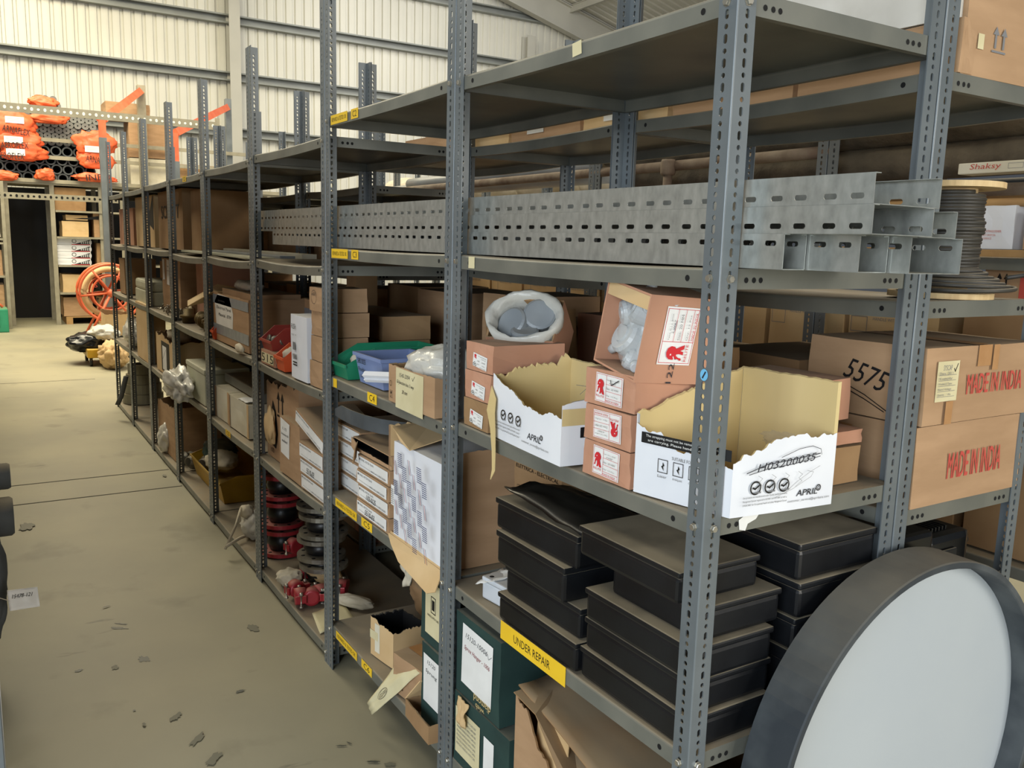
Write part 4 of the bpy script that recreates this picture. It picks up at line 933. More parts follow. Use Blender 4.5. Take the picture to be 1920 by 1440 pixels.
bin_('wide green open-front plastic bin on the C4 shelf', None, .155, .34, .105, GREENP, .5, .014, loc=(gx1, .012, z4+.001), rz=0, items=[('line', [(.04, .04), (.05, .02), (.06, .035)], .002, INK)])
blob('white cloth bundle inside the green bin', (gx1+.055, .10, z4+.02), (.03, .03, .03), CLOTH, 'cloth_bundle', 'cloth', .3, 8, 3, 4)
blob('pale rag folded at the front of the green bin', (gx1+.10, .12, z4+.02), (.03, .03, .025), CLOTH, 'rag', 'cloth', .3, 12, 3, 4)
# blue bin
bx1, bx2, by, bh = FBX(669, 716, 712, 650, z4)
t = thing('storage_bin', 'blue plastic bin with 580/005 written in pen, in front of the green bin', 'bin', (max(bx1-.012, gx1+.165), by-.002, z4+.001))
w_, d_, h_ = bx2-bx1+.03, .20, .100
mb = MB(); tp = .014
vs = [(tp, tp, 0), (w_-tp, tp, 0), (w_-tp, d_-tp, 0), (tp, d_-tp, 0), (0, 0, h_), (w_, 0, h_), (w_, d_, h_), (0, d_, h_), (.004, .004, h_), (w_-.004, .004, h_), (w_-.004, d_-.004, h_), (.004, d_-.004, h_), (tp+.004, tp+.004, .004), (w_-tp-.004, tp+.004, .004), (w_-tp-.004, d_-tp-.004, .004), (tp+.004, d_-tp-.004, .004)]
fs_ = [(0,3,2,1),(0,1,5,4),(1,2,6,5),(2,3,7,6),(3,0,4,7),(12,13,14,15)]+[(12+k, 8+k, 8+(k+1) % 4, 12+(k+1) % 4) for k in range(4)]+[(4+k, 4+(k+1) % 4, 8+(k+1) % 4, 8+k) for k in range(4)]
mb.add(vs, fs_, BLUEP); 
for a, b in (((-.006, -.006, h_-.010), (w_+.006, -.0005, h_+.001)), ((-.006, d_+.0005, h_-.010), (w_+.006, d_+.006, h_+.001)), ((-.006, -.0005, h_-.010), (-.0005, d_+.0005, h_+.001)), ((w_+.0005, -.0005, h_-.010), (w_+.006, d_+.0005, h_+.001))): mb.box(a, b, BLUEP)
mb.build('body', t)
M_ = Matrix(((1, 0, 0, 0), (0, -.14, -.99, .0105), (0, .99, -.14, 0), (0, 0, 0, 1)))
decal(t, 'printed_marks', M_, [hand('580/005', .02, .066, .07, .018), hand('Flexible', .02, .040, .06, .014), hand('3/4 fitting', .03, .014, .07, .014)])
# carton with big handwritten sheet
cx1 = su(0, 729, y=.000, z=z4+.05); cx2 = su(0, 815, y=.000, z=z4+.05); cw = cx2-cx1
t = open_carton('open brown carton with junction box note, right end of C4 shelf', cx1, cx2, .0, z4, .22, ((.110, .110, .003), (.110, .105, .005), (.12, .12, .003), (.11, .11, .004)), KRAFT, KRAFTD, seed=12, deco=[('paper_sheet', 'front', [('rect', .055, -.012, cw*.60, .118, PAPERY, -.02), hand('1540-2004', .08, .082, .07, .012), ('line', [(.165, .09), (.17, .082), (.182, .096)], .0014, INK), hand('GI-Junction box 3 way', .062, .058, .115, .013, INK, -.03), hand('20 mm', .10, .036, .035, .011)], 'handwritten sheet'), ('printed_marks', 'front', fragile(.012, .012, .018)+[('ring', .02, .055, .008, .0012, BLACK), ('line', [(.02, .045), (.02, .062)], .001, BLACK)])])
blob('bagged grey metal parts filling the junction box carton', (cx1+cw*.5, .11, z4+.05), (cw*.46, .10, .065), FILMW, 'bag_of_parts', 'bag', .3, 17, 4, 6)
# white trunking pieces
mb = MB(); q0 = ony(684, 703, -.02); q1 = Vector((cx1-.004, .03, q0.z+.012))
mb.tube([q0, q1], .012, WHCARD, n=4, smooth=False); mb.tube([q0+Vector((0, .002, -.014)), q1+Vector((0, .002, -.014))], .008, WHCARD, n=4, smooth=False)
tag(mb.build('plastic_trunking'), 'short white plastic trunking pieces crossing the blue bin', 'trunking')
# leaning cartons at the back right
t = carton('tall dark carton leaning at the back right of the C4 shelf', -1.24, -1.02, .30, z4, .26, .18, KRAFTD, tape=False); t.rotation_euler = (0, math.radians(-7), 0)
t = carton('dull carton lying across the back right corner of the C4 shelf', -1.00, -.94+.0, .30, z4, .30, .18, KRAFTD, tape=False) if False else None
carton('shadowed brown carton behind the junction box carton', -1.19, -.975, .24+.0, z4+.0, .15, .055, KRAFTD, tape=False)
for (xx, zz, lb) in ((-1.33, .0, 'orange'),):
    carton('orange and white product box deep at the back of the C4 shelf', -1.42, -1.36, .46, z4+.19, .1, .05, REDPL, tape=False)
# ================================================================== third bay (red bins, flanges)
def zsh(b, i): return ZS[b][i]
def cpx(label, u1, v1, u2, vt, z, d, m=KRAFT, rz=0, **k):
    a, b, y, h = FBX(u1, v1, u2, vt, z); y = max(y, .006); a = su(0, u1, y=y, z=z+.03); b = su(0, u2, y=y, z=z+.03); h = sv(vt, a, y)-z
    return carton(label, a, b, y, z, h, d, m, rz, **k), (a, b, y, h)
z = zsh(2, 2)
bxs = lambda u, y, z: su(0, u, y=y, z=z)
# small carton marked 515 under the red bin
a, b = bxs(491, .01, z+.03), bxs(516, .01, z+.03)
carton('small carton marked 515 at the left of the red bins', a, b, .008, z, .062, .10, KRAFTR, tape=False, deco=[('printed_marks', 'front', [('rect', .01, .008, b-a-.02, .042, PAPERY), ('text', '515', .014, .012, b-a-.028, .034, BLACK)])])
bin_('dark red plastic bin full of silver parts, on top of the 515 carton', None, .150, .20, .095, REDPL, .45, .01, loc=(a-.010, .009, z+.063))
for k in range(5):
    mb = MB(); M_ = Matrix.Translation((a+.02+.024*k, .05+.03*(k % 2), z+.063+.035)) @ Matrix.Rotation(.6*k, 4, 'Z') @ Matrix.Rotation(1.2, 4, 'X'); mb.lathe([(.008, -.02), (.014, -.02), (.014, .01), (.019, .012), (.019, .02), (.010, .02)], CASTM, M_, n=14)
    tag(mb.build('pipe_coupling'), 'silver metal coupling heaped in the dark red bin', 'fitting', 'silver couplings in the dark red bin')
a2 = bxs(517, .01, z+.03)
bin_('orange-red plastic bin holding a wrapped silver part, beside the white upright box', None, .115, .20, .105, ORNG, .55, .01, loc=(a2, .006, z), items=[('line', [(.03, .035), (.04, .015), (.06, .045)], .003, BLACK)])
blob('silver part wrapped in white paper in the orange-red bin', (a2+.06, .06, z+.035), (.04, .035, .03), CLOTH, 'wrapped_part', 'part', .3, 31, 3, 4)
a3, b3 = bxs(546, .006, z+.05), bxs(576, .006, z+.05)
carton('tall narrow white carton with barcode label standing upright by the red bins', a3, b3, .006, z, .245, .10, WHCARD, tape=False, deco=[('printed_marks', 'front', [('rect', .03, .05+.010*k, .05, .005, BLACK) for k in range(2)]+[('rect', .03, .075+.004*k, .05, .002, BLACK) for k in range(5)]+[('rect', .035, .11, .03, .03, GREYP), hand('R/Sh', .02, .19, .05, .02), ('text', 'MODEL  TYPE', .02, .165, .06, .006, GREYP)])])
open_carton('torn brown carton behind the white upright carton', b3-.10, b3+.03, .112, z, .12, ((.28, .33, .03), (.33, .33, .01), (.33, .33, .01), (.33, .28, .02)), KRAFT, KRAFTD, seed=33)
sheet('handwritten paper tucked in front of the torn brown carton', [(a2+.005, .20, z+.19), (a2+.115, .195, z+.17), (a2+.12, .19, z+.29), (a2+.01, .20, z+.31)], PAPER, 'paper_sheet', 'paper', .008, seed=6)
q = face_frame('front', 0, 0, 0); 
a4 = bxs(580, .008, z+.1); zz = z
for k, h_ in enumerate((.095, .09, .088, .085)):
    carton('brown carton, %s of four stacked against the C4 post' % ['lowest', 'second', 'third', 'highest, with a pen circle'][k], a4+.004*(k % 2), -2*W-.045, .010+.004*(k % 3), zz, h_, .16, KRAFT, tape=False, group='four brown cartons by the C4 post', deco=[('printed_marks', 'front', [('ring', .05, .05, .028, .0015, INK, .025), hand('w/B-03', .03, .055, .04, .012)])] if k == 3 else None); zz += h_+.001
# taped cartons and note (bays three and four)
a5, b5 = clampx(bxs(487, .05, z+.1)-.03, bxs(522, .05, z+.1), 2); a5 += .03
carton('brown carton with dark silver tape at the left of the red bins', a5-.03, b5+.04, .215, z, .27, .18, KRAFT, deco=[('tape', 'front', [('rect', 0, .17, .30, .06, TAPES)], 'silver tape')], tape=False)
carton('pale upright carton deep behind the silver-taped carton', a5+.0, a5+.11, .40, z+.0, .42, .10, KRAFTD, tape=False)
# fourth bay, middle shelf
z = zsh(3, 2)
a, b = clampx(bxs(400, .03, z+.1), bxs(467, .03, z+.1), 3)
wv = b-a
t = open_carton('brown carton bound with silver tape, handwritten note hanging, flap folded out', a, b, .03, z, .30, ((.245, .245, .004), (.245, .25, .004), (.25, .25, .003), (.25, .245, .004)), KRAFT, KRAFTL, seed=41,
    deco=[('tape', 'front', [('rect', 0, .19, wv, .045, TAPES), ('rect', 0, .035, wv, .05, TAPES)], 'silver tape'), ('paper_sheet', 'front', [('poly', [(wv*.10, .07), (wv*.42, .045), (wv*.58, .07), (wv*.60, .16), (wv*.50, .235), (wv*.16, .24), (wv*.06, .20)], PAPER), hand('Junction', wv*.16, .20, wv*.2, .014), hand('Electrical Panel', wv*.12, .165, wv*.42, .016), hand('Material - BTM', wv*.18, .130, wv*.36, .016)], 'handwritten note')],
    flaps=[('flap', [(-.002, .0, .245), (-.002, .22, .25), (-.34, .10, .265), (-.40, -.05, .17), (-.20, -.09, .155)], KRAFTL)])
blob('film-wrapped roll on top of the silver-taped carton', (a+wv*.35, .15, z+.262), (wv*.3, .05, .028), FILMW, 'wrapped_roll', 'roll', .3, 4, 3, 4)
carton('brown round-cornered inner carton showing above the silver-taped one', a+.03, b-.05, .07, z+.005, .262, .22, KRAFT, tape=False)
bin_('small orange bin squeezed between the post and the taped carton', None, .06, .12, .09, ORNG, .5, .008, loc=(-3*W-.9255+.045+.005, .012, z+.0))
blob('crumpled silver scraps in front of the taped carton', (b-.06, -.0, z+.001), (.07, .012, .02), CLOTH, 'paper_scrap', 'paper', .4, 6, 3, 4)
# brass fittings on the fifth bay, mostly right of the carton
def fitting(label, p, r, h, m, group, lay=False, name='pipe_fitting'):
    mb = MB(); prof = [(r*.45, 0), (r*.75, 0), (r*.75, h*.35), (r, h*.38), (r, h*.55), (r*.62, h*.6), (r*.62, h), (r*.45, h)]
    M_ = Matrix.Rotation(math.pi/2-.15, 4, 'X') @ Matrix.Rotation(rnd.random()*6, 4, 'Z') if lay else Matrix.Identity(4)
    mb.lathe(prof, m, M_, n=16); o = mb.build(name); o.location = (p[0], p[1], p[2]+(r if lay else 0)); o.rotation_euler = (0, 0, rnd.random()*3); return tag(o, label, 'fitting', group)
z = zsh(4, 2)
for k, (u, v, r_, h_, lay) in enumerate(((338, 605, .05, .085, 0), (352, 614, .045, .055, 1), (360, 618, .045, .05, 1), (368, 624, .042, .10, 0), (374, 622, .04, .12, 0), (357, 603, .05, .05, 1))):
    p = onz(u, v, z); fitting('old brass pipe fitting, %s' % ['standing alone at the left of the group', 'lying second in the front row', 'lying third in the front row', 'upright with a thin neck', 'upright beside the post', 'lying at the back of the group'][k], (p.x, max(p.y, .05)+.02, z), r_, h_, BRASS, 'brass fittings on the fifth bay', lay)
t = carton('open dark carton tilted behind the brass fittings', -3.90, -3.76, .20, z, .15, .2, KRAFTD, tape=False)
a, b = bxs(331, .06, z+.1), bxs(352, .06, z+.1)
carton('tall reddish-brown carton with double arrow mark behind the brass fittings', *clampx(bxs(327, .06, z+.1), bxs(362, .06, z+.1), 4), .14, z, .37, .3, KRAFTR, tape=False, deco=[('printed_marks', 'front', arrows_up(.20, .24, .07, .10))])
# sixth bay
z = zsh(5, 2)
a, b = clampx(bxs(286, .03, z+.1), bxs(318, .03, z+.1), 5)
carton('tall brown carton with two white papers hanging from its top', a, b, .10, z, .35, .3, KRAFT, tape=False, deco=[('paper_sheet', 'front', [('rect', .03, .20, .07, .14, PAPER, .05), ('rect', .18, .17, .09, .17, PAPER, -.04), hand('notes', .19, .29, .06, .012), hand('panel no', .19, .26, .07, .012)], 'white papers')])
r = random.Random(11)
for k in range(46):
    x = -4*W-.08-r.random()*.72; yy = .02+r.random()*.09; mb = MB(); 
    mb.tube([(0, 0, 0), (.018, .004, .006), (.03, .0, .002)], .004, CASTM, n=5); mb.lathe([(.004, -.004), (.010, -.004), (.010, .004), (.004, .004)], CASTM, Matrix.Rotation(r.random()*3, 4, 'X'), n=8, smooth=False)
    if x > -4.60 - .0 and x < -4.66: continue
    zz = zsh(4 if x > -5*W else 5, 2)
    o = mb.build('cable_clip'); o.location = (x if x < -5*W-.05 else -5*W-.06-r.random()*.5, yy, zsh(5, 2)+.012+r.random()*.014); o.rotation_euler = (r.random()*6, r.random()*6, r.random()*6)
    tag(o, 'small shiny metal cable clip in the loose heap on the sixth bay', 'clip', 'loose metal clips heaped on the sixth bay')
# seventh bay
z = zsh(6, 2)
t = thing('junction_box', 'cream plastic enclosure with a lid standing beside the metal clips', 'electrical box', (bxs(254, .03, z+.06), .03, z))
w_ = bxs(283, .03, z+.06)-bxs(254, .03, z+.06)
mb = MB(); mb.box((0, 0, 0), (w_, .2, .10), ENCL, be=.008); mb.build('body', t); mb = MB(); mb.box((.01, .0, .1005), (w_-.01, .2, .175), ENCL, be=.02); mb.build('lid', t)
carton('small brown carton behind the cream enclosure', -6.4, -5.9, .24, z, .30, .2, KRAFTD, tape=False)
carton('brown carton with lifted lid at the far end of the middle shelf', -7.25, -6.95, .05, z, .30, .25, KRAFTD, tape=False)
# upper shelf (1.45) far bays: the big dark carton and others
z = zsh(5, 3)
carton('large dark brown carton printed SCHOTT, filling the upper shelf near the far end', -6.38, -4.70, .10, z, .39, .36, KRAFTD, tape=False, deco=[('printed_marks', 'front', [('text', 'SCHOTT', .55, .20, .75, .085, BLACK, {'bold': .02})])]) if False else None
carton('large dark carton printed SCHOTT on the upper shelf', -6*W+.05, -5*W-.05, .09, z, .38, .36, KRAFTD, tape=False, deco=[('printed_marks', 'front', [('text', 'SCHOTT', .12, .20, .6, .085, BLACK, {'bold': .02})])])
carton('pale dusty carton beside the SCHOTT carton, far end of the upper shelf', -7*W+.05, -6*W-.05, .08, z, .37, .36, KRAFTL, tape=False, deco=[('printed_marks', 'front', [('poly', [(.55, .18), (.80, .38), (.80, .12)], BLACK)])])
carton('brown carton with a white sticker at the last bay of the upper shelf', -8*W+.06, -7*W-.08, .08, z, .30, .3, KRAFTR, tape=False, deco=[('sticker', 'front', [('rect', .5, .08, .1, .06, PAPER)])])
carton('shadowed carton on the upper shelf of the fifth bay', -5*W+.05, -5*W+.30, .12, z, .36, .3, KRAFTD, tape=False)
# pale flat strips lying on the upper shelf of bays four and five
for k, (x0_, x1_, yy, hh_) in enumerate(((-4.55, -2.84, .05, .012), (-4.45, -2.84, .14, .02), (-4.3, -2.84, .24, .03))):
    mb = MB(); mb.box((x0_, yy, zsh(3, 3)+.001), (x1_, yy+.07, zsh(3, 3)+.001+hh_), (ENCL, GREYPL, WHCARD2)[k], be=.002); tag(mb.build('trunking_length'), 'long flat %s trunking lying on the upper shelf beyond the trays' % ('cream', 'grey', 'off-white')[k], 'trunking', 'trunking lengths beyond the cable trays')
# ------------------------------------------------------------------ lower middle shelf (.6)
z = zsh(2, 1)
a, b, y_, h_ = FBX(503, 855, 545, 715, z)
t = open_carton('big brown carton torn open at the front, double arrows printed on it', a-.05, a+.40, .05, z, .35, ((.33, .36, .03), (.36, .36, .01), (.36, .36, .01), (.36, .33, .02)), KRAFT, KRAFTD, seed=51, deco=[('printed_marks', 'front', arrows_up(.16, .20, .10, .11)+[('poly', [(.08, .06), (.14, .05), (.17, .12), (.14, .22), (.10, .26), (.07, .18)], BLACK), ('text', '100', .06, .025, .05, .02, BLACK)], 'arrow marks and torn hole')])
blob('torn brown paper edges curling from the big torn carton', (a+.06, .03, z+.07), (.06, .015, .08), KRAFTL, 'torn_paper', 'cardboard', .7, 5, 3, 5)
a, b = bxs(524, .01, z+.1), bxs(562, .01, z+.1)
carton('brown carton with handwritten sheet beside the torn one', a, b, .012, z, .235, .28, KRAFT, tape=False, deco=[('paper_sheet', 'front', [('poly', [(.02, .085), (.13, .075), (.14, .22), (.02, .232)], PAPER), hand('11-175', .045, .185, .055, .012), hand('5m boundary 40A', .03, .160, .095, .013), hand('sealand', .04, .135, .07, .012)], 'handwritten sheet')])
zz = z
for k in range(3):
    a = bxs(565, .012, zz+.03); h_ = .062
    flatbox('flat white-labelled carton, %s on the shelf left of the C5 stickers' % ['lowest', 'middle one', 'top one, yellowish torn corner'][k], a, -2*W-.045, .012-.004*k, zz, h_, .24, ('', '5510-03', '')[k], group='flat cartons left of the C5 stickers'); zz += h_+.001
t = flatbox('flat carton with white end label sliding down tilted on top of the others', a-.06, -2*W-.05, .008, zz+.02, .055, .24, '', group='flat cartons left of the C5 stickers'); t.rotation_euler = (0, math.radians(12), 0); t.location.z = zz+.065
z = zsh(3, 1)
# two long white cartons side by side
a0, a1, a2_ = bxs(402, .03, z+.08), bxs(427, .03, z+.08), bxs(462, .03, z+.08)
for k, (p, q_) in enumerate(((a0, a1-.01), (a1, a2_))):
    carton('dusty off-white carton with brown edges, %s of the pair below the taped carton' % ('left', 'right')[k], p, q_, .035, z, .165, .35, WHCARD2, rz=.02, group='off-white cartons side by side', deco=[('edge_strip', 'front', [('rect', 0, 0, .03, .165, KRAFT)]), ('edge_strip', 'front', [('rect', q_-p-.03, 0, .03, .165, KRAFTL)])], tape=False)
t = thing('folded_tray', 'grey folded steel panel lying above the off-white cartons', 'panel', (a0-.05, .10, z+.175))
mb = MB(); mb.box((0, 0, 0), (.72, .32, .045), SHELF, be=.002); mb.build('body', t)
sheet('curled white paper on the dusty off-white cartons', [(a2_-.20, .04, z+.170), (a2_-.02, .04, z+.171), (a2_-.02, .14, z+.175), (a2_-.20, .14, z+.172)], PAPER, 'paper_sheet', 'paper', .006, seed=8)
z = zsh(4, 1)
a, b = bxs(350, .01, z+.08), bxs(384, .01, z+.08)
t = thing('enclosure_box', 'beige-grey lidded enclosure box on the fifth bay by the crumpled film', 'electrical box', (a, .012, z)); w_ = b-a
mb = MB(); mb.box((0, 0, 0), (w_, .24, .175), ENCL, be=.006); mb.build('body', t); mb = MB(); mb.box((-.004, -.004, .1755), (w_+.004, .244, .205), ENCL, be=.006); mb.build('lid', t)
p = onz(330, 742, z); blob('crumpled milky plastic bag spilling over the shelf edge beside the beige box', (p.x+.02, p.y+.02, z-.02), (.19, .06, .085), FILMW, 'plastic_bag', 'bag', 1.1, 9, 4, 3)
z = zsh(5, 1)
a, b = clampx(bxs(258, .01, z+.1), bxs(287, .01, z+.1), 6)
carton('tall plain brown carton standing at the shelf edge near the far end', a, b, .006, z, .42, .12, KRAFTL, tape=False)
a, b = clampx(bxs(291, .01, z+.1), bxs(326, .01, z+.1), 5)
open_carton('torn open carton with black and white panels, next to the tall plain carton', a, b, .02, z, .3, ((.26, .24, .03), (.24, .26, .01), (.28, .28, .01), (.26, .26, .02)), KRAFTL, KRAFTD, seed=61, deco=[('printed_marks', 'front', [('rect', .20, .02, .28, .20, BLACK), ('rect', .24, .03, .14, .16, PAPER), ('line', [(.25, .1), (.36, .17)], .004, BLACK)])])
blob('white rag stuffed into the torn carton near the far end', ((a+b)/2, .12, z+.22), (.14, .08, .05), CLOTH, 'rag', 'cloth', .3, 19, 3, 4)
for k in range(2):
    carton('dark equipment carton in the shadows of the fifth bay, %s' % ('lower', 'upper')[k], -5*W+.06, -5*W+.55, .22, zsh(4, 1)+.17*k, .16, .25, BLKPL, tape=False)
# grey film heap at seventh bay
blob('draped dusty grey plastic sheet at the far end of the row', (-6.75, .10, z), (.32, .10, .12), FILMW, 'plastic_sheet', 'plastic', .3, 22, 4, 6)
# ------------------------------------------------------------------ bottom shelves
z = zsh(2, 0)
def flange(label, x, y, z, R_, h, m, group, m2=None):
    t = thing('flexible_joint', label, 'pipe joint', (x, y, z), rnd.random(), group)
    for k, zz in enumerate((0, h-.018)):
        mb = MB(); N_ = 32; ro = [(R_*math.cos(2*math.pi*i/N_), R_*math.sin(2*math.pi*i/N_)) for i in range(N_)]
        mb.lathe([(R_*.45, 0), (R_, 0), (R_, .018), (R_*.45, .018)], m, Matrix.Translation((0, 0, zz)), n=N_, smooth=False)
        for i in range(8):
            a_ = 2*math.pi*i/8; mb.lathe([(0, .0004), (.009, .0004), (.009, 0)], HOLE, Matrix.Translation((R_*.80*math.cos(a_), R_*.80*math.sin(a_), zz+.018)), n=10)
        mb.build('flange', t)
    mb = MB(); mb.lathe([(R_*.45, .018), (R_*.62, .022), (R_*.74, h*.5), (R_*.62, h-.022), (R_*.45, h-.018)], m2 or BLKPL, n=28); mb.build('rubber_bellows', t)
    mb = MB(); mb.lathe([(R_*.44, h+.001), (R_*.68, h+.001), (R_*.60, h+.012), (R_*.44, h+.012)], m2 or BLKPL, n=24); mb.build('sealing_face', t)
    return t
cx = ony(522, 985, .13); x_ = su(0, 522, y=.14, z=.3)
for k in range(3):
    flange('red flanged rubber expansion joint, %s of the stack by the post' % ('bottom', 'middle', 'top')[k], x_, .16, z+.001+.139*k, .100, .125 if k < 2 else .115, REDPT, 'red flanged joints stacked by the post')
x2_ = su(0, 590, y=.16, z=.3)
zz = z+.001
for k, (h_, m_) in enumerate(((.10, CASTM), (.10, CASTM), (.10, CASTM), (.09, CASTM))):
    flange('black rubber expansion joint with bare metal flanges, %s of the stack' % ('bottom', 'second', 'third', 'top')[k], x2_-.03*(k % 2), .20, zz, .105, h_-.002, m_, 'bare metal flanged joints'); zz += h_+.013
def valve(label, p, rz, group, m=REDPT):
    t = thing('pipe_clamp', label, 'clamp', p, rz, group); mb = MB()
    M_ = Matrix.Translation((0, 0, .038)) @ Matrix.Rotation(math.pi/2, 4, 'X')
    mb.lathe([(.022, -.022), (.034, -.022), (.036, 0), (.034, .022), (.022, .022)], m, M_, n=20)
    for s_ in (-1, 1): mb.box((s_*.034-.010, -.022, .022), (s_*.034+.012*s_+.010, .022, .054), m, be=.003)
    mb.build('body', t)
    for s_ in (-1, 1):
        mb = MB(); mb.lathe([(0, .068), (.006, .068), (.008, .064), (.008, .056), (.004, .056), (.004, .01), (.008, .01), (.008, .004), (0, .004)], BOLT, Matrix.Translation((s_*.042, 0, 0)), n=8); mb.build('bolt', t)
    return t
for k, (u, v) in enumerate(((552, 1065), (572, 1088), (555, 1120), (585, 1135), (563, 1135), (600, 1128), (641, 1118))):
    p = onz(u, v, z if u < 620 else z); valve('small red grooved pipe clamp with bolts, %s' % ['topmost, on the bare flange stack side', 'behind the cloth bags', 'front left of the group', 'front right beside the shelf post', 'front, between two others', 'tucked against the post', 'alone to the right of the post'][k], (p.x, p.y, z+(.07 if k == 0 else .002)), rnd.random()*3, 'red pipe clamps on the bottom shelf')
p = onz(535, 1098, z); blob('folded white cloth bag tied with string on the bottom shelf edge', (p.x, p.y+.02, z), (.06, .05, .035), CLOTH, 'cloth_bag', 'bag', .5, 14, 4, 4)
p = onz(585, 1095, z); blob('brown canvas bag lying behind the red clamps', (p.x, p.y+.05, z), (.10, .07, .05), KRAFTL, 'canvas_bag', 'bag', .35, 15, 4, 3)
p = onz(660, 1150, z); 
q = [onz(585, 1150, z+.003), onz(600, 1188, z+.003), onz(665, 1160, z+.004), onz(640, 1128, z+.004)]
sheet('cream card sheet lying flat on the bottom shelf edge', [q[1], q[2], q[3], q[0]], PAPERY, 'card_sheet', 'paper', .002, seed=2)
p = onz(655, 1142, z); blob('rolled white cloth lying on the cream card sheet', (p.x, p.y+.02, z+.006), (.09, .03, .025), CLOTH, 'rolled_cloth', 'cloth', .35, 16, 4, 4, rz=.6)
for k, (xx, yy, rr_) in enumerate(((-1.95, .35, .09), (-2.1, .40, .08))):
    pass
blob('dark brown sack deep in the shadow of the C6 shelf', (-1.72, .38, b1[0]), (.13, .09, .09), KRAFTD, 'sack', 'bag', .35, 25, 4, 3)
z = zsh(3, 0)
p = onz(458, 1010, z); blob('crumpled clear bag of brown parts with white ties at the bottom shelf edge', (p.x, p.y+.05, z), (.09, .06, .07), FILMW, 'plastic_bag', 'bag', .45, 18, 4, 4)
blob('knotted white top of the parts bag by the post', (p.x-.02, p.y+.02, z+.10), (.05, .03, .035), CLOTH, 'bag_knot', 'bag', .4, 20, 3, 4)
q = [onz(430, 1025, z), onz(436, 1022, z), ony(460, 955, .04), ony(452, 952, .04)]
mb = MB(); mb.tube([q[0]+Vector((0, -.02, -.01)), (q[0]+q[3])*.5+Vector((.01, 0, .01)), q[3]], .007, CLOTH, n=6); mb.tube([onz(425, 1028, z)+Vector((0, 0, .01)), onz(450, 1016, z)+Vector((0, 0, .02)), onz(470, 1008, z)+Vector((0, .01, .02))], .008, CLOTH, n=6)
tag(mb.build('cloth_tie'), 'twisted white cloth ties trailing over the bottom shelf edge', 'tie')
# fifth/fourth bay bottom: pipe fittings, yellow bin, rags
z = zsh(4, 0)
r = random.Random(5)
for k, (u, v, R_, lay) in enumerate(((345, 870, .04, 1), (352, 866, .035, 1), (362, 880, .05, 1), (372, 872, .045, 1), (378, 885, .055, 0), (385, 876, .05, 1), (390, 888, .06, 1), (358, 862, .035, 0))):
    p = onz(u, v, z); fitting('grey cast pipe fitting, %s' % ['leftmost small one', 'small one behind the leftmost', 'hexagonal one in the front', 'upper middle one', 'large one standing on end', 'one under the white rag', 'largest, by the post', 'rear small one standing'][k], (p.x, p.y+.03, z+.002), R_, R_*1.6, CASTM, 'cast pipe fittings on the bottom shelf', lay)
p = onz(372, 858, z); blob('rolled white rag lying on the cast pipe fittings', (p.x, p.y+.06, z+.075), (.12, .04, .03), CLOTH, 'rag', 'cloth', .3, 24, 4, 3)
a, b = bxs(318, .06, z+.1), bxs(384, .06, z+.1)
bin_('yellow plastic bin with rags on top, bottom shelf of the fifth bay', None, min(b-a, .78), .32, .16, YELPL, .8, .03, loc=(max(a, -5*W+.05), .07, z))
blob('dark green cloth heaped in the yellow bin', (-4.35, .2, z+.13), (.16, .10, .06), GREENC, 'cloth', 'cloth', .4, 26, 4, 3)
blob('white rag heaped in the yellow bin', (-4.10, .16, z+.14), (.12, .09, .05), CLOTH, 'rag', 'cloth', .4, 27, 4, 3)
blob('crumpled clear bag hanging over the left end of the yellow bin', (a-.02, .04, z), (.10, .05, .10), FILMW, 'plastic_bag', 'bag', .5, 28, 4, 3)
z = zsh(5, 0)
a, b = clampx(bxs(293, .03, z+.1), bxs(326, .03, z+.1), 5)
open_carton('tall open brown carton on the bottom shelf beyond the yellow bin', a, b, .04, z, .3, ((.33, .36, .02), (.36, .36, .01), (.36, .36, .01), (.36, .33, .01)), KRAFT, KRAFTD, seed=71)
z = zsh(6, 0)
for k in range(4):
    mb = MB(); R_ = .17-.015*k; mb.lathe([(R_*.75, 0), (R_, 0), (R_, .085), (R_*.75, .085), (R_*.75, 0)], RINGM, n=30, smooth=False); o = mb.build('rubber_ring'); o.location = (su(0, 268, y=.2, z=.2)+.01*k, .20, z+.002+.088*k)
    tag(o, 'dusty grey rubber ring, %s of the stack on the bottom shelf' % ['lowest', 'second', 'third', 'top'][k], 'ring', 'grey rubber rings near the far end')
# curved grey gutter piece leaning out into the aisle
mb = MB(); pts = [ony(240, 705, .0), ony(236, 722, -.01), ony(231, 742, -.03), ony(224, 758, -.06)]; pts[-1].z = max(pts[-1].z, .02)
prof = [(-.05, 0), (-.05, .02), (0, .035), (.05, .02), (.05, 0)]
vs = []
for p in pts: vs += [p+Vector((q[0]*.7, -q[1], 0)) for q in prof]
fs2 = []
for i in range(len(pts)-1):
    for k in range(4): fs2.append((i*5+k, (i+1)*5+k, (i+1)*5+k+1, i*5+k+1))
mb.add(vs, fs2, RUBBER, True); o = mb.build('channel_strip'); solid(o, .006); tag(o, 'curved grey channel strip leaning out from the far bottom shelf', 'strip')
